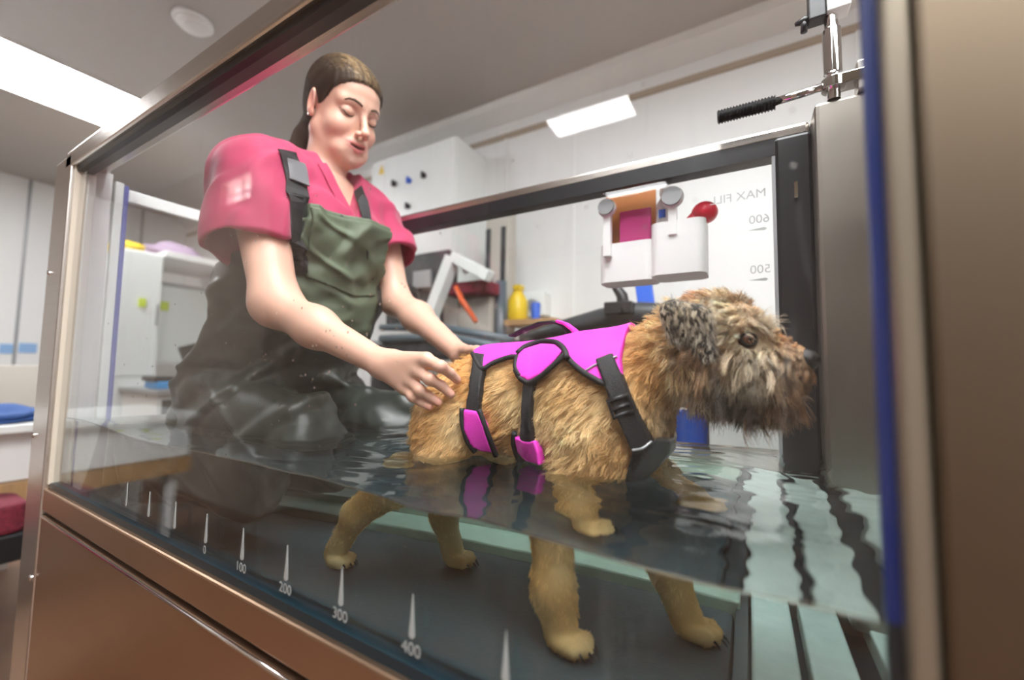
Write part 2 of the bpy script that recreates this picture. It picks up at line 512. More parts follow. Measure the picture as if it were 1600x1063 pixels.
# ------------------------------------------------------------------ water
def build_water():
    nx, ny = 620, 230
    xs = np.linspace(-1.289, .171, nx); ys = .0015 + (W - .0025) * np.linspace(0, 1, ny) ** 1.6
    Xg, Yg = np.meshgrid(xs, ys, indexing='ij')
    Z = .8655 + 0 * Xg
    def rip(cx, cy, lam, amp, fall):
        r = np.hypot(Xg - cx, Yg - cy)
        return amp * np.sin(2 * PI * r / lam) * np.exp(-r / fall)
    Z += .7 * (rip(-.05, .27, .045, .0011, .16) + rip(-.50, .22, .055, .0016, .14) + rip(-.62, .30, .08, .0016, .22) + rip(-.16, .16, .035, .0007, .10))
    Z += .0012 * np.sin(9 * Xg + 3 * np.sin(6 * Yg)) + .0006 * np.sin(17 * Xg - 13 * Yg + 1) + .0003 * np.sin(31 * Xg + 22 * Yg + 2 * np.sin(11 * Xg))
    Z += .00025 * np.sin(60 * Yg + 15 * Xg + 3 * np.sin(14 * Xg)) + .00012 * np.sin(120 * Yg + 3 * np.sin(30 * Xg))
    near = np.exp(-(((Xg + .12) / .16) ** 2)) * .5 + np.exp(-(((Xg - .08) / .10) ** 2)) * .5
    Z += near * .00022 * np.sin(260 * Yg + 40 * Xg + 3 * np.sin(38 * Xg) + 2 * np.sin(50 * Yg)) + near * .00025 * np.sin(150 * Yg - 60 * Xg + 2 * np.sin(45 * Xg))
    # swell along the front pane
    env = np.exp(-Yg / .08)
    Z += env * (.004 * np.exp(-((Xg + .45) / .28) ** 2) - .004 * np.exp(-((Xg + .27) / .05) ** 2) + .009 * np.exp(-((Xg + 1.2) / .16) ** 2) + .003 * np.exp(-((Xg + .2) / .05) ** 2))
    Z -= .004 * np.exp(-((Xg + .02) / .12) ** 2) * env
    Z += .0028 * np.exp(-(Yg - .0015) / .0016)      # the water climbs the pane a little
    zb = .664
    top = np.stack([Xg, Yg, Z], -1).reshape(-1, 3)
    idx = np.arange(nx * ny).reshape(nx, ny)
    quads = np.stack([idx[:-1, :-1], idx[1:, :-1], idx[1:, 1:], idx[:-1, 1:]], -1).reshape(-1, 4)
    # rim and bottom share the border vertices
    rim = np.concatenate([idx[:, 0], idx[-1, 1:], idx[-2::-1, -1], idx[0, -2:0:-1]])
    low = top[rim].copy(); low[:, 2] = zb
    n0 = len(top); k = len(rim)
    V = np.concatenate([top, low, [[-.5, .27, zb]]])
    a = np.arange(k); b = (a + 1) % k
    side = np.stack([rim[b], rim[a], n0 + a, n0 + b], -1)
    me = bpy.data.meshes.new('tank_water')
    faces = [tuple(q) for q in quads.tolist()] + [tuple(q) for q in side.tolist()] + [(n0 + k, n0 + int(j), n0 + int(i)) for i, j in zip(a, b)]
    me.from_pydata(V.tolist(), [], faces)
    nf = len(quads)
    sm = [True] * nf + [False] * (len(faces) - nf)
    me.polygons.foreach_set('use_smooth', sm)
    e = [ed for ed in me.edges]
    att = me.attributes.get('sharp_edge') or me.attributes.new('sharp_edge', 'BOOLEAN', 'EDGE')
    rs = set(rim.tolist())
    pairs = {tuple(sorted((int(rim[i]), int(rim[(i + 1) % k])))) for i in range(k)}
    ev = np.empty(len(me.edges) * 2, int); me.edges.foreach_get('vertices', ev); ev = ev.reshape(-1, 2)
    fl = [tuple(sorted((int(p), int(q)))) in pairs for p, q in ev]
    att.data.foreach_set('value', fl)
    m = bpy.data.materials.new('water'); m.use_nodes = True
    nt = m.node_tree; nt.nodes.clear()
    out = nt.nodes.new('ShaderNodeOutputMaterial')
    gl = nt.nodes.new('ShaderNodeBsdfGlass'); gl.inputs['IOR'].default_value = 1.333; gl.inputs['Roughness'].default_value = 0; gl.inputs['Color'].default_value = (.97, .99, .985, 1)
    va = nt.nodes.new('ShaderNodeVolumeAbsorption'); va.inputs['Color'].default_value = (.45, .82, .82, 1); va.inputs['Density'].default_value = 1.0
    nt.links.new(gl.outputs[0], out.inputs[0]); nt.links.new(va.outputs[0], out.inputs[1])
    me.materials.append(m)
    o = bpy.data.objects.new('tank_water', me); COL.objects.link(o)
    tag(o, 'clear rippled water filling the lower part of the glass tank', 'water', kind='stuff')
build_water()

# ------------------------------------------------------------------ caddy on the far glass
cy0, cy1 = W + .034, W + .105
K = thing('shower_caddy', 'white plastic suction cup caddy stuck to the outside of the back glass', 'caddy', (-.18, .62, 1.19))
def rounded(x0, x1, y0, y1, r, n=6):
    pts = []
    for cx, cy, a0 in ((x1 - r, y1 - r, 0), (x0 + r, y1 - r, 90), (x0 + r, y0 + r, 180), (x1 - r, y0 + r, 270)):
        for k in range(n + 1):
            a = math.radians(a0 + 90 * k / n); pts.append((cx + r * math.cos(a), cy + r * math.sin(a)))
    return pts
def tub(name, x0, x1, y0, y1, z0, z1, parent, material='whitepl', r=.02, t=.003):
    bm = bmesh.new()
    o_, i_ = rounded(x0, x1, y0, y1, r), rounded(x0 + t, x1 - t, y0 + t, y1 - t, r - t)
    rings = [[bm.verts.new((x, y, z)) for x, y in pr] for pr, z in ((o_, z0), (o_, z1), (i_, z1), (i_, z0 + t))]
    n = len(o_)
    for a in range(3):
        for k in range(n): bm.faces.new((rings[a][k], rings[a][(k + 1) % n], rings[a + 1][(k + 1) % n], rings[a + 1][k]))
    bm.faces.new(rings[0][::-1]); bm.faces.new(rings[3])
    return finish(name, bm, material, parent)
tub('basket', -.287, -.166, cy0, cy1, 1.190, 1.276, K)
tub('deep_basket', -.174, -.068, cy0 - .010, cy1 + .005, 1.194, 1.304, K)
for (u, v), r, zb in (((948, 325), .0200, 1.276), ((1050, 308), .0222, 1.304)):
    c = at(u, v, y=W + .02)
    sc = lathe('suction_cup', [(r * .9, .008), (r, .012), (r, .016), (r * .5, .020)], (c[0], W + .010, c[2]), 'whitepl', K, 'y')
    lathe('cup_face', [(r * .86, .0), (r * .86, .006), (r * .5, .0085)], (c[0], W + .0102, c[2]), 'greymetal', sc, 'y')
    box('cup_stem', (c[0] - .008, W + .020, zb - .03), (c[0] + .008, W + .034, c[2]), 'whitepl', sc)
def item(o, label, cat, group=None): return tag(o, label, cat, group)
item(box('brown_envelope', (-.284, W + .078, 1.20), (-.172, W + .088, 1.425), 'brownbox'), 'brown and orange packet standing in the suction cup caddy', 'packet')
item(box('pink_packet', (-.245, W + .055, 1.20), (-.178, W + .063, 1.352), 'pink'), 'pink packet in front of the brown one in the caddy', 'packet')
b_ = thing('spray_bottle', 'white bottle with a blue mark standing between the two caddy baskets', 'bottle', (-.15, .62, 1.2))
lathe('bottle_body', [(.016, 1.20), (.019, 1.205), (.019, 1.355), (.009, 1.372), (.009, 1.38)], (-.150, W + .068, 0), 'whitepl', b_)
lathe('bottle_cap', [(.011, 1.378), (.011, 1.40)], (-.150, W + .068, 0), 'whitepl', b_)
box('bottle_label', (-.160, W + .0475, 1.322), (-.146, W + .0500, 1.340), 'blue', b_)
bl = thing('toy_ball', 'bright red rubber toy sticking out of the caddy at its open end', 'toy', (-.066, .62, 1.3))
bm = bmesh.new()
g1 = bmesh.ops.create_uvsphere(bm, u_segments=24, v_segments=16, radius=.024)
for v in g1['verts']: v.co = Vector((v.co.x * 1.05, v.co.y, v.co.z * .95)) + Vector((-.072, W + .06, 1.322))
finish('ball', bm, 'red', bl, smooth=True)
tube('ball_neck', [(-.118, W + .06, 1.290), (-.098, W + .06, 1.308), (-.078, W + .06, 1.320)], [.008, .012, .018], 'red', bl)

# ------------------------------------------------------------------ behind the tank
B = thing('control_cabinet', 'white wall mounted electrical control cabinet with three small switches', 'control cabinet', (-1.75, 1.6, 1.6))
box('cabinet_body', (-2.055, 1.455, 1.45), (-1.385, Y1 - .001, 2.285), 'whitemetal', B, bevel=.006)
box('cabinet_door', (-2.050, 1.440, 1.46), (-1.392, 1.454, 2.278), 'whitemetal', B, bevel=.004)
for (u, v), c in (((617, 288), 'blackpl'), ((640, 283), 'blue'), ((663, 275), 'blackpl'), ((638, 323), 'blackpl')):
    p = at(u, v, y=1.44)
    sw = lathe('switch', [(.016, 0), (.016, -.01), (.012, -.012)], (p[0], 1.440, p[2]), c, B, 'y', 16)
    box('switch_toggle', (p[0] - .006, 1.415, p[2] - .018), (p[0] + .006, 1.428, p[2] + .018), c, sw)
p = at(597, 265, y=1.44)
lab = box('warning_label', (p[0] - .03, 1.437, p[2] - .045), (p[0] + .03, 1.4395, p[2] + .045), 'whitepl', B)
prism('warning_triangle', [(p[0] - .024, p[2] - .03), (p[0] + .024, p[2] - .03), (p[0], p[2] + .03)], 1.4355, 1.4368, 'yellow', lab)
p = at(632, 372, y=1.44)
e1 = lathe('stop_plate', [(.045, 0), (.045, -.004)], (p[0], 1.440, p[2]), 'yellow', B, 'y', 20)
lathe('stop_button', [(.02, -.004), (.024, -.03), (.018, -.036)], (p[0], 1.440, p[2]), 'red', e1, 'y', 20)

# counter along the back wall
C_ = thing('back_counter', 'low tan worktop on white cupboards along the back wall', 'counter', (-.3, 1.4, 0))
box('counter_top', (-.84, 1.30, .73), (1.2, Y1 - .002, .765), 'tan', C_, bevel=.004)
box('counter_body', (-.82, 1.33, .0), (1.18, Y1 - .003, .729), 'whitepl', C_)
item(box('white_box', (-.080, .74, .60), (.065, .83, .915), 'whitemetal', bevel=.004), 'white box behind the back glass below the dog’s chin', 'box')
o = bpy.data.objects['white_box']
bu = thing('blue_bucket', 'bright blue plastic bucket behind the back glass under the dog’s chin', 'bucket', (-.125, .79, .60))
lathe('bucket_body', [(.032, .60), (.040, .895), (.042, .90), (.038, .90), (.03, .61)], (-.125, .79, 0), 'blue', bu)
# stand both on a trolley shelf
sh = thing('trolley', 'low grey trolley behind the back glass carrying the bucket and box', 'trolley', (-.05, 1.05, 0))
box('shelf', (-.25, .70, .575), (.20, .86, .598), 'tan', sh, bevel=.003)
for x in (-.23, .18):
    for y in (.715, .845): tube('leg', [(x, y, .0), (x, y, .576)], .01, 'greymetal', sh)

# land treadmill / exercise machine with a white angled side frame
G = thing('exercise_treadmill', 'black and white exercise treadmill standing behind the tank', 'treadmill', (-1.3, 1.1, 0))
def bar(name, a, b, wd, dp, material, parent):
    a, b = Vector(a), Vector(b); bm = bmesh.new()
    d = (b - a).normalized(); s_ = d.cross(Vector((0, 1, 0))).normalized(); n_ = s_.cross(d)
    vs = [[bm.verts.new(p + s_ * i * wd / 2 + n_ * j * dp / 2) for i, j in ((-1, -1), (1, -1), (1, 1), (-1, 1))] for p in (a, b)]
    bm.faces.new(vs[0][::-1]); bm.faces.new(vs[1])
    for k in range(4): bm.faces.new((vs[0][k], vs[0][(k + 1) % 4], vs[1][(k + 1) % 4], vs[1][k]))
    return finish(name, bm, material, parent, bevel=.004)
A1, A2, A3, A4 = at(708, 402, y=1.2), at(674, 492, y=1.2), at(680, 540, y=1.2), at(765, 432, y=1.2)
bar('side_frame', A1, A2, .055, .06, 'whitemetal', G)
bar('side_frame', A2, A3, .05, .06, 'whitemetal', G)
bar('side_frame', A1, A4, .05, .05, 'whitemetal', G)
bar('side_frame', (A3[0], 1.2, A3[2]), (A3[0], 1.2, .02), .05, .06, 'whitemetal', G)
bar('side_frame', (A1[0], 1.26, A1[2]), (A4[0] - .25, 1.37, A1[2] - .02), .04, .04, 'whitemetal', G)
p, q = at(610, 392, y=1.22), at(700, 440, y=1.22)
con = box('console', (p[0], 1.22, q[2] - .03), (q[0], 1.30, p[2] - .04), 'darkgrey', G, bevel=.01)
p, q = at(640, 420, y=1.21), at(688, 440, y=1.21)
box('console_screen', (p[0] + .03, 1.205, q[2] - .02), (q[0] - .06, 1.219, p[2] - .02), 'greymetal', con)
p, q = at(606, 440, y=1.25), at(676, 510, y=1.25)
box('motor_cover', (p[0], 1.24, q[2]), (q[0], 1.34, p[2]), 'darkgrey', G, bevel=.012)
p, q = at(630, 474, y=1.22), at(648, 492, y=1.22)
box('white_plate', (p[0], 1.215, q[2]), (q[0], 1.235, p[2]), 'whitepl', G, bevel=.004)
p, q = at(650, 455, y=1.2), at(664, 500, y=1.2)
tube('hook_handle', [at(622, 458, y=1.2), at(640, 448, y=1.2), at(654, 458, y=1.2), at(658, 480, y=1.2), at(648, 500, y=1.2)], .014, 'blackpl', G)
p = at(724, 437, y=1.22)
box('under_shelf', (-1.27, 1.24, 1.34), (-1.03, 1.365, 1.40), 'maroon', G, bevel=.01)
box('back_cover', (-1.26, 1.33, 1.12), (-1.06, 1.37, 1.34), 'beige', G, bevel=.01)
tube('orange_handle', [at(712, 448, y=1.17), at(722, 470, y=1.17), at(744, 503, y=1.17)], [.010, .013, .012], 'orange', G)
box('deck', (-1.70, 1.10, 1.03), (-.86, 1.36, 1.12), 'darkgrey', G, bevel=.02)
tube('hand_rail', [at(596, 512, y=1.12), at(690, 512, y=1.12), at(800, 531, y=1.12)], .017, 'tube', G)
tube('hand_rail', [at(596, 530, y=1.10), at(690, 527, y=1.10), at(800, 545, y=1.10)], .020, 'tube', G)
for x in (-1.66, -.92):
    box('leg', (x - .03, 1.18, .0), (x + .03, 1.30, 1.04), 'darkgrey', G)
# tall upright with dark slots
U = thing('equipment_mast', 'tall cream and dark metal mast standing beside the exercise treadmill', 'mast', (-1.09, 1.42, 0))
box('mast_body', (-1.155, 1.42, 0.0), (-1.02, 1.50, 1.80), 'beige', U, bevel=.004)
box('mast_slot', (-1.150, 1.412, 1.0), (-1.125, 1.419, 1.70), 'darkgrey', U)
box('mast_slot', (-1.060, 1.412, 1.0), (-1.036, 1.419, 1.70), 'darkgrey', U)
tube('mast_pipe', [(-1.105, 1.40, 0.9), (-1.105, 1.40, 1.44)], .012, 'chrome', U)
tube('mast_pipe', [(-1.045, 1.400, 0.9), (-1.045, 1.400, 1.42)], .028, 'tube', U)
# yellow bottle, socket
yb = thing('yellow_bottle', 'yellow spray bottle on the high shelf beside the mast', 'bottle', (-.96, 1.4, 1.2))
lathe('bottle_body', [(.045, 1.225), (.05, 1.24), (.048, 1.32), (.025, 1.36), (.02, 1.375)], (-.962, 1.42, 0), 'yellow', yb)
box('bottle_trigger', (-.975, 1.39, 1.37), (-.935, 1.44, 1.395), 'yellow', yb, bevel=.005)
item(lathe('blue_cap_jar', [(.02, 1.225), (.024, 1.30), (.02, 1.31)], (-.88, 1.45, 0), 'blue'), 'small blue jar between the yellow bottle and the wall socket', 'jar')
so = thing('wall_socket', 'grey and white industrial wall socket behind the dog’s back', 'socket', (-.84, 1.72, 1.3))
p = at(838, 478, y=1.70)
box('socket_box', (p[0] - .07, 1.66, p[2] - .06), (p[0] + .07, Y1 - .001, p[2] + .07), 'whitemetal', so, bevel=.006)
lathe('socket_lid', [(.032, 0), (.030, -.02)], (p[0], 1.66, p[2]), 'greymetal', so, 'y')
shf = thing('wall_shelf', 'short brown wooden wall shelf below the socket', 'shelf', (-.9, 1.5, 1.2))
box('board', (-1.00, 1.36, 1.195), (-.74, Y1 - .001, 1.223), 'wood', shf, bevel=.003)
box('bracket', (-.9, 1.5, 1.05), (-.88, Y1 - .001, 1.194), 'wood', shf)
# dark grooming seat with blue strap on the right
R_ = thing('dark_bench', 'dark grey padded bench with an upright lever behind the dog’s neck', 'bench', (-.4, 1.05, 0))
bm = bmesh.new()
add_tube(bm, [at(815, 530, y=1.05), at(880, 512, y=1.05), at(940, 498, y=1.05), at(1000, 490, y=1.05), at(1040, 492, y=1.05), at(1100, 500, y=1.05)], [.022, .028, .035, .038, .036, .03], 14)
finish('pad', bm, 'darkgrey', R_, smooth=True)
box('body', (-.60, 1.03, 1.02), (-.08, 1.25, 1.12), 'darkgrey', R_, bevel=.02)
box('leg', (-.58, 1.06, 0), (-.52, 1.2, 1.03), 'darkgrey', R_)
box('leg', (-.16, 1.06, 0), (-.10, 1.2, 1.03), 'darkgrey', R_)
bm = bmesh.new(); add_tube(bm, [at(976, 492, y=1.0), at(972, 462, y=1.0), at(960, 446, y=1.0), at(945, 440, y=1.0)], [.022, .018, .013, .006], 10)
finish('lever', bm, 'blackpl', R_, smooth=True)
p = at(965, 482, y=1.0)
box('lever_base', (p[0] - .04, .98, p[2] - .02), (p[0] + .05, 1.03, p[2] + .02), 'blackpl', R_, bevel=.004)
bs = bar('blue_post', at(1003, 425, y=1.12), at(1014, 505, y=1.12), .055, .02, 'blue', None)
item(bs, 'bright blue flat post rising behind the bench beneath the caddy', 'post')

# ------------------------------------------------------------------ left of the tank
cb = thing('tall_cupboard', 'tall white two door cupboard seen through the end of the tank', 'cupboard', (-3.8, .85, 0))
box('cupboard_body', (-4.3, .72, 0), (-3.62, .96, 1.76), 'whitemetal', cb, bevel=.005)
cd = box('door', (-3.619, .73, .9), (-3.603, .95, 1.75), 'whitemetal', cb, bevel=.003)
box('handle', (-3.602, .93, 1.25), (-3.59, .942, 1.4), 'greymetal', cd)
cd = box('door', (-3.619, .73, .02), (-3.603, .95, .89), 'whitemetal', cb, bevel=.003)
o = thing('folded_blanket', 'yellow folded cloth on top of the tall white cupboard', 'blanket', (-3.8, .8, 1.76))
def blob(name, c, r, material, parent=None, seed=0, amp=.1):
    bm = bmesh.new(); gg = bmesh.ops.create_icosphere(bm, subdivisions=4, radius=1)
    for v in gg['verts']:
        n_ = 1 + amp * math.sin(5 * v.co.x + seed) * math.sin(4 * v.co.y + seed * 2) + amp * .6 * math.sin(9 * v.co.z + 7 * v.co.x + seed)
        z = v.co.z if v.co.z > -.5 else -.5
        v.co = Vector((c[0] + v.co.x * r[0] * n_, c[1] + v.co.y * r[1] * n_, c[2] + (z + .5) * r[2] * n_ * .67))
    return finish(name, bm, material, parent, smooth=True)
blob('cloth', (-3.85, .81, 1.762), (.20, .085, .09), 'yellow', o, 1)
item(blob('purple_bag', (-4.0, 1.14, 1.80), (.22, .20, .13), mat('purple_cloth', (.40, .30, .42), .8), None, 3), 'pale purple bag slumped on the shelf beside the yellow cloth', 'bag')
shw = thing('high_shelf', 'white high shelf carrying a purple bag above the whiteboard', 'shelf', (-4.0, 1.2, 1.76))
box('board', (-4.28, .97, 1.755), (-3.62, 1.5, 1.80), 'whitepl', shw, bevel=.003)
box('side', (-4.28, 1.46, 0), (-3.66, 1.5, 1.754), 'whitepl', shw)
wb = thing('whiteboard', 'large whiteboard with coloured notes seen behind the person', 'whiteboard', (-4.2, 1.2, 1.0))
box('board', (-4.02, .98, 1.0), (-4.0, 1.44, 1.62), 'whitemetal', wb)
box('board_frame', (-4.0, .98, 1.60), (-3.985, 1.44, 1.63), 'greymetal', wb)
nm = mat('note_paper', (.65, .80, .05), .7)
p = at(256, 478, x=-3.98); item(box('sticky_note', (-3.998, p[1] - .035, p[2] - .035), (-3.99, p[1] + .035, p[2] + .035), nm), 'lime green sticky note on the whiteboard', 'note')
p = at(222, 473, x=-3.6); item(box('sticky_note', (-3.601, p[1] - .02, p[2] - .03), (-3.595, p[1] + .02, p[2] + .03), nm), 'lime green sticky note on the tall cupboard door', 'note')
ds = thing('desk', 'grey topped desk with drawers seen through the left end of the tank', 'desk', (-3.5, 1.2, 0))
box('desk_top', (-3.60, .76, .80), (-3.0, 1.6, .83), 'greymetal', ds, bevel=.004)
db = box('drawer_unit', (-3.58, .78, 0), (-3.05, 1.55, .799), 'whitepl', ds)
for z in (.12, .38, .62):
    dr = box('drawer', (-3.049, .80, z), (-3.035, 1.53, z + .15), 'whitemetal' if z < .6 else 'darkgrey', ds, bevel=.003)
bt = thing('blue_tray', 'bright blue tray lying on the desk behind the tank', 'tray', (-3.3, .95, .83))
p, q = at(237, 583, x=-3.2), at(285, 598, x=-3.2)
box('tray_base', (-3.3, p[1], .832), (-3.1, q[1], .875), 'cyan', bt, bevel=.008)
box('tray_liner', (-3.32, p[1] - .01, .876), (-3.12, q[1] + .01, .905), 'blackpl', bt, bevel=.008)
mo = thing('computer_monitor', 'black computer monitor standing on the desk beside the blue tray', 'monitor', (-3.3, 1.05, .83))
box('screen', (-3.35, 1.0, .93), (-3.31, 1.33, 1.16), 'blackpl', mo, bevel=.006, rot=Matrix.Rotation(.35, 3, 'X'))
box('stand', (-3.38, 1.12, .832), (-3.34, 1.2, .95), 'blackpl', mo)
# fire extinguisher on the left wall
fe = thing('fire_extinguisher', 'red fire extinguisher with a black hose mounted on the left wall', 'fire extinguisher', (-5.3, 1.06, .8))
lathe('cylinder', [(.06, .80), (.072, .82), (.072, 1.26), (.05, 1.31), (.02, 1.33)], (-5.24, 1.05, 0), 'redpaint', fe)
lathe('valve', [(.02, 1.33), (.024, 1.37), (.012, 1.39)], (-5.24, 1.05, 0), 'blackpl', fe)
tube('hose', [(-5.24, 1.06, 1.37), (-5.22, 1.16, 1.33), (-5.22, 1.17, 1.1), (-5.23, 1.15, .9)], .014, 'blackpl', fe)
box('backboard', (-5.345, .96, .76), (-5.32, 1.20, 1.42), 'greymetal', fe)
# worktop with clothes, board, drawers at far left
lw = thing('left_counter', 'white topped counter with a wooden edge left of the tank', 'counter', (-2.9, .1, 0))
box('counter_top', (-3.1, -.75, .715), (-2.45, .262, .745), 'whitemetal', lw, bevel=.004)
box('front_board', (-2.56, -.75, .52), (-2.53, .262, .714), 'whitepl', lw)
box('shelf', (-3.05, -.75, .44), (-2.5, .262, .515), 'wood', lw)
box('back_board', (-3.12, -.75, .0), (-3.08, .262, .714), 'whitepl', lw)
for y in (-.70, .24): box('leg', (-2.62, y - .02, 0), (-2.58, y + .02, .44), 'whitepl', lw)
cl = item(blob('blue_cloth', (-2.68, .10, .746), (.16, .16, .055), mat('blue_fabric', (.04, .10, .30), .8), None, 5, .2), 'crumpled navy blue cloth on the white counter left of the tank', 'cloth')
bo = item(box('beige_screen', (-4.3, .15, .0), (-4.24, .64, .96), 'beige', bevel=.006), 'beige upright board standing behind the white counter', 'board')
for (u, v, u2, v2), lb in (((0, 537, 20, 553), 'pale blue notice on the left wall at the picture edge'), ((30, 536, 57, 552), 'pale blue notice on the left wall nearer the tank post')):
    a, b = at(u, v, x=-5.34), at(u2, v2, x=-5.34)
    item(box('wall_notice', (-5.348, a[1], b[2]), (-5.343, b[1], a[2]), mat('notice', (.30, .50, .80), .6)), lb, 'notice')
st_ = thing('maroon_stool', 'maroon cushioned seat on a black base under the white counter', 'stool', (-2.3, .1, 0))
a, b = at(0, 777, x=-2.2), at(48, 812, x=-2.2)
bm = bmesh.new(); add_prism(bm, rounded(-2.44, -2.2, -.32, b[1], .05), .42 - .02, .50, 'xy'); finish('cushion', bm, 'maroon', st_, bevel=.015)
box('seat_base', (-2.435, -.31, .30), (-2.21, b[1] + .005, .398), 'blackpl', st_, bevel=.01)
box('pedestal', (-2.40, -.15, .0), (-2.26, .0, .30), 'blackpl', st_)
sc_ = thing('steel_cabinet', 'low steel drawer cabinet at the lower left corner of the picture', 'cabinet', (-1.75, -.2, 0))
box('cabinet_top', (-2.12, -.50, .175), (-1.55, .0, .20), 'steeld', sc_, bevel=.004)
box('cabinet_body', (-2.10, -.49, 0), (-1.57, -.01, .174), 'steeld', sc_)
box('drawer', (-1.568, -.46, .02), (-1.556, -.05, .155), 'steeld', sc_, bevel=.004)
# ------------------------------------------------------------------ smooth solid bodies (distance fields meshed with surface nets)
def A3(*v): return np.array(v, float)
def ell(P, c, r, R=None):
    q = P - A3(*c)
    if R is not None: q = q @ R
    r = A3(*r)
    k0 = np.linalg.norm(q / r, axis=-1); k1 = np.linalg.norm(q / (r * r), axis=-1)
    return k0 * (k0 - 1) / np.maximum(k1, 1e-9)
def cone(P, a, b, ra, rb):
    a, b = A3(*a), A3(*b); ba = b - a
    h = np.clip((P - a) @ ba / ba.dot(ba), 0, 1)
    return np.linalg.norm(P - a - h[..., None] * ba, axis=-1) - (ra + (rb - ra) * h)
def smin(a, b, k):
    h = np.maximum(k - np.abs(a - b), 0) / k
    return np.minimum(a, b) - h * h * k * .25
def smax(a, b, k): return -smin(-a, -b, k)
def chain(P, pts, rs, k=.01):
    d = None
    for i in range(len(pts) - 1):
        e = cone(P, pts[i], pts[i + 1], rs[i], rs[i + 1])
        d = e if d is None else smin(d, e, k)
    return d
def rotm(ax, deg):
    return np.array(Matrix.Rotation(math.radians(deg), 3, ax))

def nets(fn, lo, hi, h, B=8):
    lo = A3(*lo); hi = A3(*hi)
    nb = np.ceil((hi - lo) / (h * B)).astype(int)
    n = nb * B + 1
    bi = np.stack(np.meshgrid(*[np.arange(k) for k in nb], indexing='ij'), -1).reshape(-1, 3)
    cen = lo + (bi * B + B / 2) * h
    dc = fn(cen)
    Fd = np.ones(n, np.float32)
    rad = h * B * .87 * 1.7 + .004
    o = np.arange(B + 1)
    for blk in bi[dc < -rad]:
        i, j, k = blk * B; Fd[i:i + B + 1, j:j + B + 1, k:k + B + 1] = -1
    act = bi[np.abs(dc) <= rad]
    off = np.stack(np.meshgrid(o, o, o, indexing='ij'), -1).reshape(-1, 3)
    for s in range(0, len(act), 250):
        a = act[s:s + 250] * B
        G = a[:, None, :] + off[None]
        d = fn((lo + G * h).reshape(-1, 3))
        G = G.reshape(-1, 3)
        Fd[G[:, 0], G[:, 1], G[:, 2]] = d
    S = Fd < 0
    c = np.zeros(np.array(n) - 1, np.int8)
    for dx in (0, 1):
        for dy in (0, 1):
            for dz in (0, 1):
                c += S[dx:n[0] - 1 + dx, dy:n[1] - 1 + dy, dz:n[2] - 1 + dz]
    cells = np.argwhere((c > 0) & (c < 8))
    vid = -np.ones(c.shape, np.int32)
    vid[cells[:, 0], cells[:, 1], cells[:, 2]] = np.arange(len(cells))
    acc = np.zeros((len(cells), 3)); cnt = np.zeros(len(cells))
    cor = [(x, y, z) for x in (0, 1) for y in (0, 1) for z in (0, 1)]
    for a in cor:
        for b in cor:
            if sum(b) == sum(a) + 1 and all(b[i] >= a[i] for i in range(3)):
                fa = Fd[tuple((cells + a).T)].astype(float); fb = Fd[tuple((cells + b).T)].astype(float)
                mk = (fa < 0) != (fb < 0)
                t = np.where(mk, fa / np.where(fa - fb == 0, 1, fa - fb), 0)
                acc += mk[:, None] * (np.array(a) + t[:, None] * (np.array(b) - np.array(a))); cnt += mk
    V = lo + (cells + acc / cnt[:, None]) * h
    Q = []
    for ax in range(3):
        sl0 = [slice(1, -1)] * 3; sl1 = [slice(1, -1)] * 3
        sl0[ax] = slice(0, -1); sl1[ax] = slice(1, None)
        s0, s1 = S[tuple(sl0)], S[tuple(sl1)]
        e = np.argwhere(s0 != s1)
        flip = s0[tuple(e.T)]
        base = e + 1; base[:, ax] -= 1
        u_, v_ = [(1, 2), (2, 0), (0, 1)][ax]
        def cell(du, dv):
            q = base.copy(); q[:, u_] -= du; q[:, v_] -= dv
            return vid[tuple(q.T)]
        q = np.stack([cell(1, 1), cell(0, 1), cell(0, 0), cell(1, 0)], -1)
        q[~flip] = q[~flip][:, ::-1]
        Q.append(q)
    Q = np.concatenate(Q)
    Q = Q[(Q >= 0).all(1)]
    return V, Q

def np_mesh(name, V, Q, material, parent=None, color=None, smooth=True):
    me = bpy.data.meshes.new(name)
    me.vertices.add(len(V)); me.vertices.foreach_set('co', np.asarray(V, np.float32).ravel())
    k = Q.shape[1]
    me.loops.add(len(Q) * k); me.loops.foreach_set('vertex_index', Q.astype(np.int32).ravel())
    me.polygons.add(len(Q)); me.polygons.foreach_set('loop_start', np.arange(len(Q), dtype=np.int32) * k)
    me.polygons.foreach_set('use_smooth', np.full(len(Q), smooth))
    me.update(calc_edges=True); me.validate()
    if color is not None:
        a = me.color_attributes.new('Col', 'FLOAT_COLOR', 'POINT')
        c4 = np.ones((len(V), 4), np.float32); c4[:, :3] = color
        a.data.foreach_set('color', c4.ravel())
    me.materials.append(M[material] if isinstance(material, str) else material)
    o = bpy.data.objects.new(name, me); COL.objects.link(o)
    if parent is not None: o.parent = parent; o.matrix_parent_inverse = pinv(parent)
    return o

def grad(fn, P, e=.0015):
    g = np.stack([fn(P + np.eye(3)[i] * e) - fn(P - np.eye(3)[i] * e) for i in range(3)], -1)
    return g / np.maximum(np.linalg.norm(g, axis=-1, keepdims=True), 1e-9)

def hit(fn, u, v, off=0., tmax=3):
    """first point of a body seen at (u, v)"""
    d = ray(u, v); d = d / np.linalg.norm(d); t = .1
    for _ in range(220):
        s = fn((CAM + d * t)[None])[0] - off
        if s < .0004: return CAM + d * t
        t += max(s * .7, .0006)
        if t > tmax: return None
    return CAM + d * t

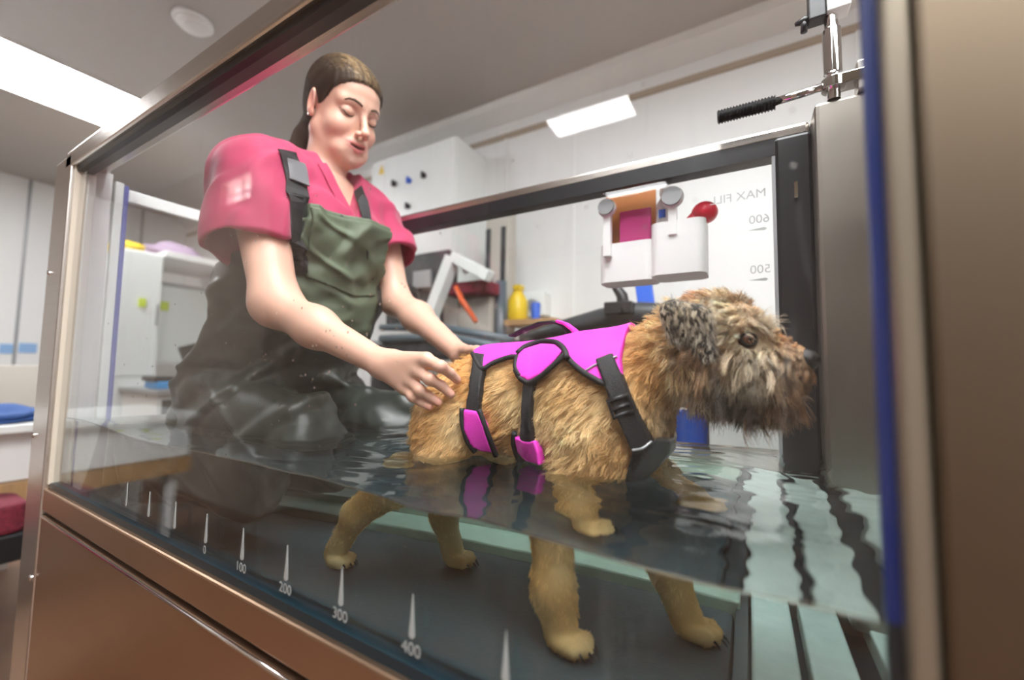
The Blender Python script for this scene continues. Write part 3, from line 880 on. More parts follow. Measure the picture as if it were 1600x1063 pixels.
# ------------------------------------------------------------------ the dog
DY = .285                       # middle line of the trunk
def aty(u, v, y): return tuple(at(u, v, y=y))
HDY = .262
SK = at(1098, 527, y=HDY); MZ0 = at(1165, 562, y=HDY - .004); MZ1 = at(1232, 570, y=HDY - .008); NOSE = at(1257, 563, y=HDY - .012)
CHK = at(1112, 572, y=HDY); NK0 = (-.165, DY, .970)
def dog_body(P):
    d = ell(P, (-.195, DY, .935), (.085, .078, .098))          # chest
    d = smin(d, ell(P, (-.285, DY, .945), (.13, .076, .085)), .05)   # barrel
    d = smin(d, ell(P, (-.395, DY, .935), (.085, .072, .082)), .05)  # rump
    d = smin(d, cone(P, NK0, tuple(at(1040, 560, y=.272)), .072, .050), .035)   # neck
    d = smin(d, cone(P, (-.150, DY, .93), (-.150, DY, .875), .055, .045), .03)
    # shoulders and thighs
    for s in (-1, 1):
        d = smin(d, ell(P, (-.175, DY + s * .055, .925), (.055, .035, .085)), .03)
        d = smin(d, ell(P, (-.425, DY + s * .050, .905), (.060, .036, .075), rotm('Y', 15)), .03)
    # legs
    for (pts, rs) in DOG_LEGS: d = smin(d, chain(P, pts, rs, .02), .03)
    # paws: pad and toes
    for c, ax in DOG_PAWS:
        f = A3(math.cos(ax), math.sin(ax), 0); sd = A3(-math.sin(ax), math.cos(ax), 0)
        for k, q in ((-1.5, -.004), (-.5, .002), (.5, .002), (1.5, -.004)):
            e = A3(*c) + f * (.023 + q) + sd * k * .0112
            d = smin(d, cone(P, tuple(A3(*c) + sd * k * .0075), tuple(e), .0105, .0088), .0028)
    return d
DOG_LEGS = [
    ([(-.175, .225, .90), (-.205, .222, .835), (-.196, .214, .75), (-.186, .216, .708)], [.034, .027, .0215, .020]),
    ([(-.150, .345, .90), (-.125, .348, .835), (-.090, .345, .76), (-.068, .342, .708)], [.034, .026, .0205, .019]),
    ([(-.430, .235, .90), (-.425, .222, .845), (-.515, .235, .775), (-.560, .250, .708)], [.045, .036, .019, .018]),
    ([(-.430, .335, .90), (-.375, .345, .835), (-.425, .358, .765), (-.405, .365, .708)], [.045, .034, .019, .018])]
DOG_PAWS = [((-.182, .216, .702), -.2), ((-.064, .342, .702), -.1), ((-.556, .250, .702), .0), ((-.402, .365, .702), .1)]
def dog_head(P):
    d = ell(P, tuple(SK), (.054, .050, .049))
    d = smin(d, cone(P, tuple(SK + [.02, 0, -.005]), tuple(MZ0), .044, .034), .03)
    d = smin(d, cone(P, tuple(MZ0), tuple(MZ1), .032, .024), .02)
    d = smin(d, cone(P, tuple(CHK), tuple(MZ0 + [0, 0, -.018]), .034, .022), .02)
    d = smin(d, cone(P, tuple(MZ0 + [0, 0, -.026]), tuple(MZ1 + [-.012, 0, -.026]), .018, .011), .008)     # lower jaw
    br = at(1150, 508, y=HDY - .028)
    d = smin(d, cone(P, tuple(br), (br[0], 2 * (HDY - .003) - br[1], br[2]), .016, .016), .025)
    # eye sockets
    for e in (EYE, EYE2): d = smax(d, -(np.linalg.norm(P - e, axis=-1) - .0095), .006)
    return d
EYE = at(1166, 531, y=HDY - .0385); EYE2 = A3(EYE[0], 2 * (HDY - .003) - EYE[1], EYE[2])
def dog_all(P): return smin(dog_body(P), dog_head(P), .022)

def sstep(a, b, x): t = np.clip((x - a) / (b - a), 0, 1); return t * t * (3 - 2 * t)
def vnoise(P, s, seed=0):
    r = np.random.default_rng(seed); out = 0
    for k in range(6):
        w_ = r.normal(size=3); w_ *= s / np.linalg.norm(w_); ph = r.uniform(0, 6.28)
        out = out + np.sin(P @ w_ + ph + 1.5 * np.sin(P @ np.roll(w_, 1) * .7 + ph * 2))
    return out / 6
def dog_colour(P):
    tan = A3(.74, .42, .15); light = A3(.88, .66, .36); cream = A3(.86, .70, .48); grey = A3(.30, .27, .23); dark = A3(.035, .027, .02); rust = A3(.42, .17, .04)
    x, y, z = P[:, 0], P[:, 1], P[:, 2]
    n = vnoise(P, 60, 1)[:, None]
    c = tan + (light - tan) * np.clip(.35 + .9 * n, 0, 1)
    sh = np.exp(-(((x + .20) / .07) ** 2 + ((z - .93) / .08) ** 2))[:, None]     # pale shoulder
    c = c + (light * 1.05 - c) * sh * .6
    # head
    hd = sstep(-.095, -.045, x)[:, None] * sstep(.93, .95, z)[:, None]
    hc = cream + (rust - cream) * np.clip(.25 - 1.2 * vnoise(P, 90, 5), 0, .75)[:, None]
    # crown paler, lower face darker
    low = sstep(-.005, -.055, z - SK[2])[:, None]
    low = low * sstep(-.060, -.015, x)[:, None]
    hc = hc + (grey * .55 - hc) * (low * .75)
    jaw = (np.exp(-(((x - MZ0[0] + .015) / .045) ** 2 + ((z - (MZ0[2] - .035)) / .022) ** 2)))[:, None]
    hc = hc + (dark - hc) * np.clip(jaw * .95, 0, .95)
    mz = sstep(MZ1[0] - .035, MZ1[0], x)[:, None]
    hc = hc + (rust * .9 - hc) * mz * .45
    rp = np.exp(-(((x - SK[0] - .0) / .02) ** 2 + ((z - SK[2] - .05) / .02) ** 2))[:, None]
    hc = hc + (rust * 1.3 - hc) * rp * .7
    c = c + (hc - c) * hd
    # grey throat and chest
    th = np.exp(-(((x + .055) / .040) ** 2 + ((z - .925) / .045) ** 2))[:, None]
    c = c + (A3(.36, .33, .29) - c) * np.clip(th * 1.1, 0, .85)
    return np.clip(c, .01, 1)

DOG = thing('dog', 'small tan terrier in a pink harness standing in the water', 'dog', (-.3, DY, .69))
V, Q = nets(dog_all, (-.64, .16, .68), (.10, .42, 1.14), .0032)
skin_m = mat('dog_coat', (.5, .3, .1), .8, attr='Col')
dog_mesh = np_mesh('body', V, Q, skin_m, DOG, color=dog_colour(V) * .8)
# ears: folded flaps
def plane_slab(P, o, n, t): return np.abs((P - o) @ n) - t
def ear_fn(side):
    E0 = at(1052, 488, y=HDY - .050); E1 = at(1092, 500, y=HDY - .052); TIP = at(1106, 562, y=HDY - .062); Bk = at(1056, 520, y=HDY - .054); TOP = at(1085, 480, y=HDY - .040)
    pts = [p - A3(0, .006, 0) for p in (E0, E1, TIP, Bk, TOP)]
    if side: pts = [A3(p[0], 2 * (HDY - .003) - p[1], p[2]) for p in pts]
    E0, E1, TIP, Bk, TOP = pts
    def f(P):
        d = cone(P, E1, TIP, .0175, .0040)
        d = smin(d, cone(P, (E0 + E1) / 2, (E1 + TIP * 2) / 3, .014, .008), .008)
        d = smin(d, cone(P, E0, TOP, .013, .012), .012)
        d = smin(d, cone(P, E0, Bk, .012, .009), .01)
        # flatten against the cheek
        c = (E0 + E1 + TIP) / 3; n = A3(.10, 1, .16); n /= np.linalg.norm(n)
        return smax(d, np.abs((P - c) @ n) - .0048, .006)
    return f, pts
EARS = []
for s in (0, 1):
    f, pts = ear_fn(s)
    c = np.mean(pts, 0)
    Ve, Qe = nets(f, c - .07, c + .07, .002)
    ecol = np.clip(A3(.05, .042, .036) + vnoise(Ve, 150, 3)[:, None] * .04, .012, 1)
    EARS.append((f, pts, np_mesh('ear', Ve, Qe, skin_m, DOG, color=ecol), Ve, Qe))
# claws
for c, ax in DOG_PAWS:
    f_ = A3(math.cos(ax), math.sin(ax), 0); s_ = A3(-math.sin(ax), math.cos(ax), 0)
    for k, q_ in ((-1.5, -.004), (-.5, .002), (.5, .002), (1.5, -.004)):
        e_ = A3(*c) + f_ * (.023 + q_) + s_ * k * .0112
        tube('claw', [tuple(e_ + f_ * .005 + A3(0, 0, .001)), tuple(e_ + f_ * .011 - A3(0, 0, .002)), tuple(e_ + f_ * .0145 - A3(0, 0, .0065))], [.0018, .0014, .0005], 'blackpl', DOG, 8)
# eyes, lids, nose, lips
eyem = mat('dog_eye', (.13, .045, .02), .06, coat=1)
for e in (EYE, EYE2):
    bm = bmesh.new(); g_ = bmesh.ops.create_uvsphere(bm, u_segments=28, v_segments=18, radius=.0088)
    for v in g_['verts']: v.co += Vector(e)
    eo = finish('eye', bm, eyem, DOG, smooth=True)
    s = -1 if e is EYE else 1
    f3 = A3(.45, s * .9, .05); f3 /= np.linalg.norm(f3)
    a = np.cross(f3, A3(0, 0, 1)); a /= np.linalg.norm(a); b = np.cross(a, f3)
    pts = [e + f3 * .0052 + a * math.cos(t) * .0080 + b * math.sin(t) * .0066 for t in np.linspace(0, 2 * PI, 25)[:-1]]
    bm = bmesh.new(); add_tube(bm, pts + [pts[0]], .0016, 8, caps=False); finish('eyelid', bm, 'blackpl', eo, smooth=True)
    pu = e + f3 * .0063
    bm = bmesh.new(); g_ = bmesh.ops.create_uvsphere(bm, u_segments=16, v_segments=10, radius=.0030)
    for v in g_['verts']: v.co += Vector(pu)
    finish('pupil', bm, mat('pupil', (.002, .002, .003), .05), eo, smooth=True)
def nose_fn(P):
    N = NOSE
    d = ell(P, tuple(N), (.0140, .0155, .0125))
    for s in (-1, 1):
        d = smax(d, -ell(P, (N[0] + .0085, N[1] + s * .0085, N[2] - .001), (.0055, .0035, .0032)), .002)
    d = smax(d, -(np.abs(P[..., 1] - N[1]) + np.abs(np.minimum(P[..., 2] - N[2] - .002, 0)) * -.0 - .0006 + np.where(P[..., 2] > N[2] + .003, .01, 0)), .0015)
    return d
Vn, Qn = nets(nose_fn, NOSE - .022, NOSE + .022, .001)
np_mesh('nose', Vn, Qn, mat('dog_nose', (.010, .010, .012), .22, bump=(900, .5)), DOG)
lip = mat('dog_lip', (.10, .035, .035), .3)
lp = [at(1150, 617, y=HDY - .030), at(1185, 622, y=HDY - .032), at(1215, 619, y=HDY - .030), at(1238, 612, y=HDY - .022), at(1250, 606, y=HDY - .010), at(1246, 608, y=HDY + .006)]
tube('lip', lp, [.002, .0035, .0045, .0045, .004, .003], lip, DOG, 10)

# ---- harness: panels that follow the coat
HAR = None
def proj_poly(px, fn=dog_all, off=.009):
    out = []
    for u, v in px:
        h = hit(fn, u, v, off)
        out.append((h[0], h[2]) if h is not None else tuple(at(u, v, y=DY)[[0, 2]]))
    return np.array(out)
def poly_sd(x, z, poly):
    """signed distance to a polygon in x, z (negative inside)"""
    p = np.stack([x, z], -1); d = np.full(x.shape, 1e9); ins = np.zeros(x.shape, bool)
    n = len(poly)
    for i in range(n):
        a, b = poly[i], poly[(i + 1) % n]
        e = b - a; w_ = p - a
        t = np.clip(w_ @ e / e.dot(e), 0, 1)
        d = np.minimum(d, np.linalg.norm(w_ - t[..., None] * e, axis=-1))
        c = (a[1] <= p[..., 1]) != (b[1] <= p[..., 1])
        xx = a[0] + (p[..., 1] - a[1]) / np.where(b[1] - a[1] == 0, 1e-9, b[1] - a[1]) * e[0]
        ins ^= c & (p[..., 0] < xx)
    return np.where(ins, -d, d)
def cat_band(pts, widths):
    """outline of a strap given its middle line in the photograph"""
    pts = [A3(*p) for p in pts]; L, Rr = [], []
    for i, p in enumerate(pts):
        t = pts[min(i + 1, len(pts) - 1)] - pts[max(i - 1, 0)]; t /= np.linalg.norm(t)
        n_ = A3(-t[1], t[0]); w_ = widths[i] if hasattr(widths, '__len__') else widths
        L.append(tuple(p + n_ * w_ / 2)); Rr.append(tuple(p - n_ * w_ / 2))
    return L + Rr[::-1]
coat = dog_body
top_ext = [(963, 440), (735, 460)]
saddle_px = [(738, 552), (752, 578), (768, 566), (800, 555), (836, 562), (862, 556), (882, 552), (893, 566), (912, 582), (938, 596), (962, 600), (974, 596), (970, 560)]
def z_of(px):
    return proj_poly(px)
def full_poly(px, top=True):
    p = proj_poly(px)
    if top:
        p = np.concatenate([p, [[p[-1][0] - .002, 1.15], [p[0][0] - .002, 1.15]]])
    return p
def shell(name, poly, o0, o1, material, parent, res=.0024, both=True, round_=.0015, extra=None):
    lo = A3(poly[:, 0].min() - .01, .15, max(poly[:, 1].min() - .01, .78)); hi = A3(poly[:, 0].max() + .01, .43, min(poly[:, 1].max() + .01, 1.12))
    def f(P):
        b = coat(P)
        d = np.maximum(b - o1, o0 - b)
        s = poly_sd(P[..., 0], P[..., 2], poly)
        if not both: s = np.maximum(s, P[..., 1] - DY)
        d = smax(d, s, round_)
        return d
    V, Q = nets(f, lo, hi, res)
    return np_mesh(name, V, Q, material, parent)
HARN = thing('dog_harness', 'bright pink dog harness with black webbing straps worn by the terrier', 'harness', (-.27, DY, 1.04))
pinkh = mat('harness_pink', (.86, .045, .56), .75, bump=(500, .25), noise=(12, .06))
blk = mat('harness_webbing', (.012, .012, .014), .65, bump=(700, .5))
P_SAD = full_poly(saddle_px)
P_ALL = [P_SAD]
sad = shell('saddle', P_SAD, .002, .0125, pinkh, HARN)
def edge_tube(name, px, r, parent, material=blk, off=.0115, fn=coat):
    pts = []
    for i in range(len(px) - 1):
        for t in np.linspace(0, 1, 6)[:-1] if i < len(px) - 2 else np.linspace(0, 1, 6):
            u, v = px[i][0] * (1 - t) + px[i + 1][0] * t, px[i][1] * (1 - t) + px[i + 1][1] * t
            h = hit(fn, u, v, off)
            if h is not None: pts.append(h)
    P_ = np.array(pts)
    for _ in range(3):
        P_[1:-1] = (P_[:-2] + 2 * P_[1:-1] + P_[2:]) / 4
    return tube(name, [tuple(p) for p in P_], r, material, parent, 8)
edge_tube('binding', [(738, 552), (752, 580), (768, 568), (800, 556), (834, 562)], .0036, sad)
edge_tube('binding', [(882, 552), (893, 567), (912, 583), (938, 598), (958, 603)], .0040, sad)
# side lobe with webbing loop
lobe_px = [(808, 556), (820, 545), (846, 537), (868, 538), (880, 548), (866, 566), (846, 586), (826, 596), (812, 588), (804, 574)]
P_LOBE = proj_poly(lobe_px, off=.016)
lobe = shell('side_lobe', P_LOBE, .006, .0185, pinkh, HARN, both=True)
edge_tube('binding', lobe_px[-2:] + lobe_px[:1], .0034, lobe, off=.017)
edge_tube('binding', [(808, 552), (822, 540), (848, 533), (868, 534), (882, 545), (886, 560)], .0040, lobe, off=.017)
edge_tube('binding', [(884, 552), (868, 568), (846, 588), (826, 600), (812, 592), (805, 578)], .0036, lobe, off=.0165)
# straps
def strap(name, mid, wds, o0=.002, o1=.0115, material=blk, parent=HARN):
    poly = proj_poly(cat_band(mid, wds), off=o1)
    P_ALL.append(poly)
    return shell(name, poly, o0, o1, material, parent)
strap('rear_strap', [(748, 552), (745, 575), (740, 610), (736, 648)], [17, 18, 18, 20], o1=.0135)
strap('middle_strap', [(834, 548), (828, 580), (822, 620), (820, 660), (822, 700)], [20, 18, 15, 14, 22], o1=.0145)
strap('neck_strap', [(942, 556), (956, 592), (972, 636), (990, 676), (1004, 706)], [28, 30, 31, 32, 34], o1=.0165)
strap('chest_strap', [(1012, 690), (1004, 715), (996, 742), (990, 765)], [30, 36, 36, 34], o1=.0125)
P_CH = proj_poly([(1004, 708), (1024, 686), (1050, 688), (1052, 704), (1030, 730), (1008, 752), (984, 752)], off=.01); P_ALL.append(P_CH)
shell('chest_plate', P_CH, .002, .013, 'darkgrey', HARN)
rp = proj_poly([(724, 640), (746, 643), (756, 665), (770, 708), (752, 706), (738, 700), (724, 672)], off=.015); P_ALL.append(rp)
pad = shell('rear_pad', rp, .003, .0160, pinkh, HARN)
edge_tube('binding', [(722, 638), (722, 662), (730, 690), (742, 706)], .0042, pad, off=.012)
edge_tube('binding', [(748, 640), (758, 668), (768, 695), (775, 712)], .0042, pad, off=.012)
rp = proj_poly([(803, 682), (818, 690), (834, 690), (840, 706), (842, 728), (822, 722), (808, 708)], off=.015); P_ALL.append(rp)
pad = shell('middle_pad', rp, .003, .0155, pinkh, HARN)
edge_tube('binding', [(804, 676), (802, 692), (808, 714), (818, 726)], .0042, pad, off=.012)
# buckle on the neck strap
bp = [hit(coat, u, v, .018) for u, v in ((950, 628), (980, 617), (990, 641), (959, 653))]
bm = bmesh.new(); add_tube(bm, [tuple(p) for p in bp] + [tuple(bp[0]), tuple(bp[1])], .0030, 8); add_tube(bm, [tuple(bp[0] * .45 + bp[3] * .55), tuple(bp[1] * .45 + bp[2] * .55)], .0024, 8)
finish('buckle', bm, 'blackpl', HARN, smooth=True)
edge_tube('reflective_trim', [(988, 704), (1004, 702), (1018, 690)], .0016, HARN, M['greymetal'], off=.018)
edge_tube('reflective_trim', [(914, 580), (930, 570), (948, 562), (964, 557)], .0012, sad, M['greymetal'], off=.0135)
# carry handle
hp = [hit(coat, u, v, .010) for u, v in ((800, 527),)]
h0, h1 = at(806, 526, y=DY), at(902, 527, y=DY)
pts = [tuple(at(u, v, y=DY)) for u, v in ((800, 527), (822, 516), (845, 507), (866, 505), (880, 511), (888, 524))]
bm = bmesh.new(); add_ribbon(bm, pts, .022, [(-.3, 0, 1), (-.4, 0, 1), (-.2, 0, 1), (.1, 0, 1), (.7, 0, .8), (.9, 0, .4)], .003)
hd = finish('carry_handle', bm, blk, HARN, smooth=False, bevel=.001)
pts = [tuple(at(u, v, y=DY)) for u, v in ((872, 505), (884, 509), (896, 518), (902, 526))]
bm = bmesh.new(); add_ribbon(bm, pts, .024, [(.3, 0, 1), (.5, 0, .9), (.7, 0, .7), (.8, 0, .5)], .004)
finish('handle_flap', bm, pinkh, hd, bevel=.001)
tube('lead_ring', [tuple(at(936, 526, y=DY - .012) + A3(math.cos(t) * .012, math.sin(t) * .010, .003)) for t in np.linspace(0, 6.28, 17)], .0018, 'chrome', HARN, 8)

# ---- coat of hair strands
def tri_sample(V, Q, n, dens=None, rg=rng):
    T = np.concatenate([Q[:, [0, 1, 2]], Q[:, [0, 2, 3]]])
    a, b, c = V[T[:, 0]], V[T[:, 1]], V[T[:, 2]]
    ar = np.linalg.norm(np.cross(b - a, c - a), axis=1) / 2
    if dens is not None: ar = ar * dens((a + b + c) / 3)
    t = rg.choice(len(T), n, p=ar / ar.sum())
    r1 = np.sqrt(rg.random(n)); r2 = rg.random(n)
    return a[t] * (1 - r1)[:, None] + b[t] * (r1 * (1 - r2))[:, None] + c[t] * (r1 * r2)[:, None]
def norm(v): return v / np.maximum(np.linalg.norm(v, axis=-1, keepdims=True), 1e-9)
def fur(name, roots, nrm, flow, length, lift, colour, parent, fn=None, seg=6, grav=0., curl=0., clump=0., cell=.008, rad=.0003, wet=None, material=None, hug=None, cvar=0.):
    N = len(roots)
    key = np.floor(roots / cell + rng.normal(0, .15, (N, 3))).astype(np.int64)
    hsh = (key[:, 0] * 73856093 ^ key[:, 1] * 19349663 ^ key[:, 2] * 83492791)
    uq, inv = np.unique(hsh, return_inverse=True)
    cr = np.random.default_rng(3)
    cd = cr.normal(0, 1, (len(uq), 3))[inv]; cph = cr.uniform(0, 6.28, len(uq))[inv]; cl = cr.uniform(.75, 1.25, len(uq))[inv]
    cen = np.zeros((len(uq), 3)); np.add.at(cen, inv, roots); cen /= np.bincount(inv)[:, None]
    cvec = (cen[inv] - roots)
    fl = flow - nrm * (flow * nrm).sum(1, keepdims=True)
    fl = norm(fl + cd * .28 + rng.normal(0, .10, (N, 3)))
    lf = np.broadcast_to(np.asarray(lift), (N,))[:, None]
    L = np.broadcast_to(np.asarray(length), (N,)) * cl * rng.uniform(.75, 1.15, N)
    gr = np.broadcast_to(np.asarray(grav), (N,))[:, None]
    side = norm(np.cross(fl, nrm))
    cu_ = np.broadcast_to(np.asarray(curl), (N,))[:, None]
    p = roots - nrm * .001
    pts = [p]
    for k in range(1, seg):
        t = k / (seg - 1)
        d = norm(fl + nrm * lf * (1 - .75 * t) + A3(0, 0, -1) * gr * t + side * cu_ * np.sin(cph + t * 5)[:, None] + nrm * cu_ * .5 * np.cos(cph + t * 5)[:, None])
        p = p + d * (L / (seg - 1))[:, None]
        if hug is not None:
            for _ in range(2):
                g_ = grad(fn, p); p = p - g_ * (fn(p) - hug)[:, None]
            fl = norm(fl - g_ * (fl * g_).sum(1, keepdims=True)); nrm = g_
        pts.append(p + cvec * clump * t ** 1.2)
    Pt = np.stack(pts, 1)
    if fn is not None and hug is None:
        for k in range(1, seg):
            q = Pt[:, k]; s = fn(q)
            need = s < .0012
            if need.any():
                g_ = grad(fn, q[need]); q[need] += g_ * (.0012 - s[need])[:, None]
    if cvar: colour = colour * np.clip(1 + cr.normal(0, cvar, (len(uq), 1))[inv], .2, 1.9)
    hc = bpy.data.hair_curves.new(name)
    hc.add_curves([seg] * N)
    hc.attributes['position'].data.foreach_set('vector', Pt.astype(np.float32).ravel())
    rd = np.tile(np.linspace(1, .25, seg) * rad, N).astype(np.float32)
    ra = hc.attributes.get('radius') or hc.attributes.new('radius', 'FLOAT', 'POINT')
    ra.data.foreach_set('value', rd)
    ca = hc.attributes.new('Col', 'FLOAT_COLOR', 'POINT')
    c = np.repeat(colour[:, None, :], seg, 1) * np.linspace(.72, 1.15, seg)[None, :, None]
    c4 = np.ones((N, seg, 4), np.float32); c4[..., :3] = np.clip(c, 0, 1)
    ca.data.foreach_set('color', c4.ravel())
    hc.materials.append(material or FURM)
    o = bpy.data.objects.new(name, hc); COL.objects.link(o)
    o.parent = parent; o.matrix_parent_inverse = pinv(parent)
    return o
FURM = mat('fur_strand', (.5, .3, .1), .55, spec=.3, attr='Col')
WETM = mat('wet_fur_strand', (.5, .3, .1), .30, spec=.6, attr='Col')
scene.cycles_curves.shape = 'RIBBONS' if hasattr(scene, 'cycles_curves') else 'RIBBONS'

# trunk, neck and legs
def body_dens(c):
    return np.where(c[:, 0] > -.03, 0.02, 1.0) * np.where(c[:, 1] < DY + .03, 1.0, .45) * np.where(c[:, 2] < .86, .55, 1)
R0 = tri_sample(V, Q, 105000, body_dens)
keep = np.ones(len(R0), bool)
for pl in P_ALL: keep &= poly_sd(R0[:, 0], R0[:, 2], pl) > .001
keep &= poly_sd(R0[:, 0], R0[:, 2], P_LOBE) > 0
keep &= dog_body(R0) < dog_head(R0) + .006
R0 = R0[keep]
Nn = grad(dog_all, R0)
fl = np.tile(A3(-.75, 0, -.65), (len(R0), 1))
fl[:, 2] += np.where(R0[:, 2] > 1.0, .35, 0)
leg = sstep(.88, .84, R0[:, 2])[:, None]
fl = fl * (1 - leg) + A3(-.15, 0, -1) * leg
fl += .35 * np.stack([vnoise(R0, 45, 11), vnoise(R0, 45, 12), vnoise(R0, 45, 13)], 1)
ln = np.full(len(R0), .0135); ln += .006 * np.exp(-(((R0[:, 0] + .2) / .08) ** 2)) ; ln *= np.where(R0[:, 2] < .86, .42, 1)
ln = np.where(R0[:, 2] < .722, ln * .45, ln)
ln = np.where(R0[:, 0] > -.13, ln * 1.15, ln)
col = dog_colour(R0) * np.clip(1 + rng.normal(0, .13, (len(R0), 1)), .5, 1.5)
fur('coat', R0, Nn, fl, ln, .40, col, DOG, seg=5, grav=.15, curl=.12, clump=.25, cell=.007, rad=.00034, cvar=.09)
# head
hc_ = SK + [.03, 0, -.01]
def head_dens(c):
    return (dog_head(c) < dog_body(c) + .004) * 1.0 * np.where(c[:, 1] < HDY + .02, 1, .6) * np.where(c[:, 0] > MZ0[0] - .02, 2.0, 1)
R1 = tri_sample(V, Q, 42000, head_dens)
de = np.minimum(np.linalg.norm(R1 - EYE, axis=1), np.linalg.norm(R1 - EYE2, axis=1))
keep = (de > .0112) & (np.linalg.norm(R1 - NOSE, axis=1) > .0158)
lpa = np.array(lp); dl = np.min(np.linalg.norm(R1[:, None] - lpa[None, 2:5], axis=2), 1); keep &= dl > .0075
R1 = R1[keep]; de = de[keep]
Nn = grad(dog_all, R1)
x, z = R1[:, 0], R1[:, 2]
mu = sstep(MZ0[0] - .02, MZ0[0] + .01, x); lowf = sstep(SK[2] + .0, SK[2] - .04, z)
fl = np.tile(A3(-.9, 0, .12), (len(R1), 1))
fl = fl * (1 - lowf)[:, None] + A3(-.25, 0, -1.0) * lowf[:, None]
fl = fl * (1 - mu)[:, None] + (A3(-.15, 0, -1) * lowf[:, None] + A3(-.35, 0, -.55) * (1 - lowf)[:, None]) * mu[:, None]
fl += .5 * np.stack([vnoise(R1, 70, 21), vnoise(R1, 70, 22), vnoise(R1, 70, 23)], 1)
ln = .018 + .012 * lowf + .006 * mu * lowf
topm = mu * (1 - lowf); ln = ln * (1 - .5 * topm)
ln = np.where(de < .02, ln * .45, ln)
dn = np.linalg.norm(R1 - NOSE, axis=1); ln *= np.clip((dn - .008) / .03, .25, 1)
col = dog_colour(R1) * np.clip(1 + rng.normal(0, .34, (len(R1), 1)), .25, 2.0)
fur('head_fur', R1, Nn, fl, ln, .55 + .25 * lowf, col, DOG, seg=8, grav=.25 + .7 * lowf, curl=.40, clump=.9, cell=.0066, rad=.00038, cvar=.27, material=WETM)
# brow tufts over the eyes
ncl = 1800
for e, s in ((EYE, -1), (EYE2, 1)):
    r = e + rng.normal(0, 1, (ncl, 3)) * A3(.008, .004, .004) + A3(.0, -s * .004, .0155)
    col = np.clip(A3(.72, .60, .44) * (1 + rng.normal(0, .2, (ncl, 1))), .05, 1)
    fur('brow_tuft', r, np.tile(norm(A3(.5, s * .6, .6)), (ncl, 1)), np.tile(A3(.75, s * .25, .45), (ncl, 1)), .019, .5, col, DOG, seg=7, grav=.35, curl=.3, clump=.6, cell=.004, rad=.0003)
# ears
for f, pts, eo, Ve, Qe in EARS:
    r = tri_sample(Ve, Qe, 5200)
    n_ = grad(f, r)
    tip = np.clip((pts[4][2] - .004 - r[:, 2]) / .030, 0, 1)[:, None]
    col = A3(.68, .56, .40) * (1 - tip) + A3(.045, .038, .034) * tip
    kk = np.floor(r / .0045).astype(int); wh = (((kk[:, 0] * 7 + kk[:, 2] * 13 + kk[:, 1] * 5) % 10) < 4)[:, None] * 1.0
    col = col * (1 - wh) + A3(.66, .58, .46) * wh
    col = np.clip(col * (1 + rng.normal(0, .3, (len(r), 1))), .012, 1)
    fur('ear_fur', r, n_, np.tile(A3(.25, 0, -1), (len(r), 1)), .010 + .005 * tip[:, 0], .12, col, eo, seg=6, grav=.4, curl=.35, clump=.6, cell=.004, rad=.00028)
# beard: long wet locks
lk = []
nl = 130
for i in range(nl):
    t = rng.random()
    u, v = 1095 + 145 * t, 628 - 10 * t + rng.normal(0, 5)
    h = hit(dog_head, u, min(v, 622 if t > .5 else 626), .004)
    if h is None or h[1] > .4: h = at(u, 618, y=HDY - .02 + rng.uniform(-.012, .03))
    h = h + A3(0, rng.uniform(0, .035), 0)
    lk.append(h)
lk = np.array(lk)
r = np.repeat(lk, 26, 0) + rng.normal(0, .0022, (nl * 26, 3))
cid = np.repeat(np.arange(nl), 26)
cb_ = np.where(rng.random(nl) < .45, 0, 1)
base = np.where(cb_[:, None] == 0, A3(.30, .14, .05), A3(.42, .32, .20)) * rng.uniform(.4, 1.2, (nl, 1))
col = np.clip(base[cid] * (1 + rng.normal(0, .25, (len(r), 1))), .02, 1)
ll = (rng.uniform(.022, .042, nl))[cid]
ff = np.tile(A3(-.1, -.1, -1), (len(r), 1)) + (rng.normal(0, .28, (nl, 3)))[cid]
fur('beard', r, np.tile(A3(0, -1, 0), (len(r), 1)), ff, ll, .15, col, DOG, seg=9, grav=.6, curl=.45, clump=.92, cell=.010, rad=.00042, material=WETM)
# wet tail
tp = [(-.462, .275, .945), (-.487, .268, .915), (-.512, .262, .880), (-.53, .258, .85)]
Vt, Qt = nets(lambda P: chain(P, tp, [.014, .012, .009, .006], .01), (-.56, .24, .83), (-.43, .30, .97), .003)
tl_ = np_mesh('tail', Vt, Qt, skin_m, DOG, color=np.tile(A3(.32, .22, .12), (len(Vt), 1)))
r = tri_sample(Vt, Qt, 3500)
fur('tail_fur', r, norm(r - A3(-.49, .267, .90)), np.tile(A3(-.7, 0, -1), (len(r), 1)), .022, .25, np.clip(A3(.40, .29, .17) * (1 + rng.normal(0, .3, (len(r), 1))), .02, 1), tl_, seg=6, grav=.5, curl=.3, clump=.7, cell=.006)
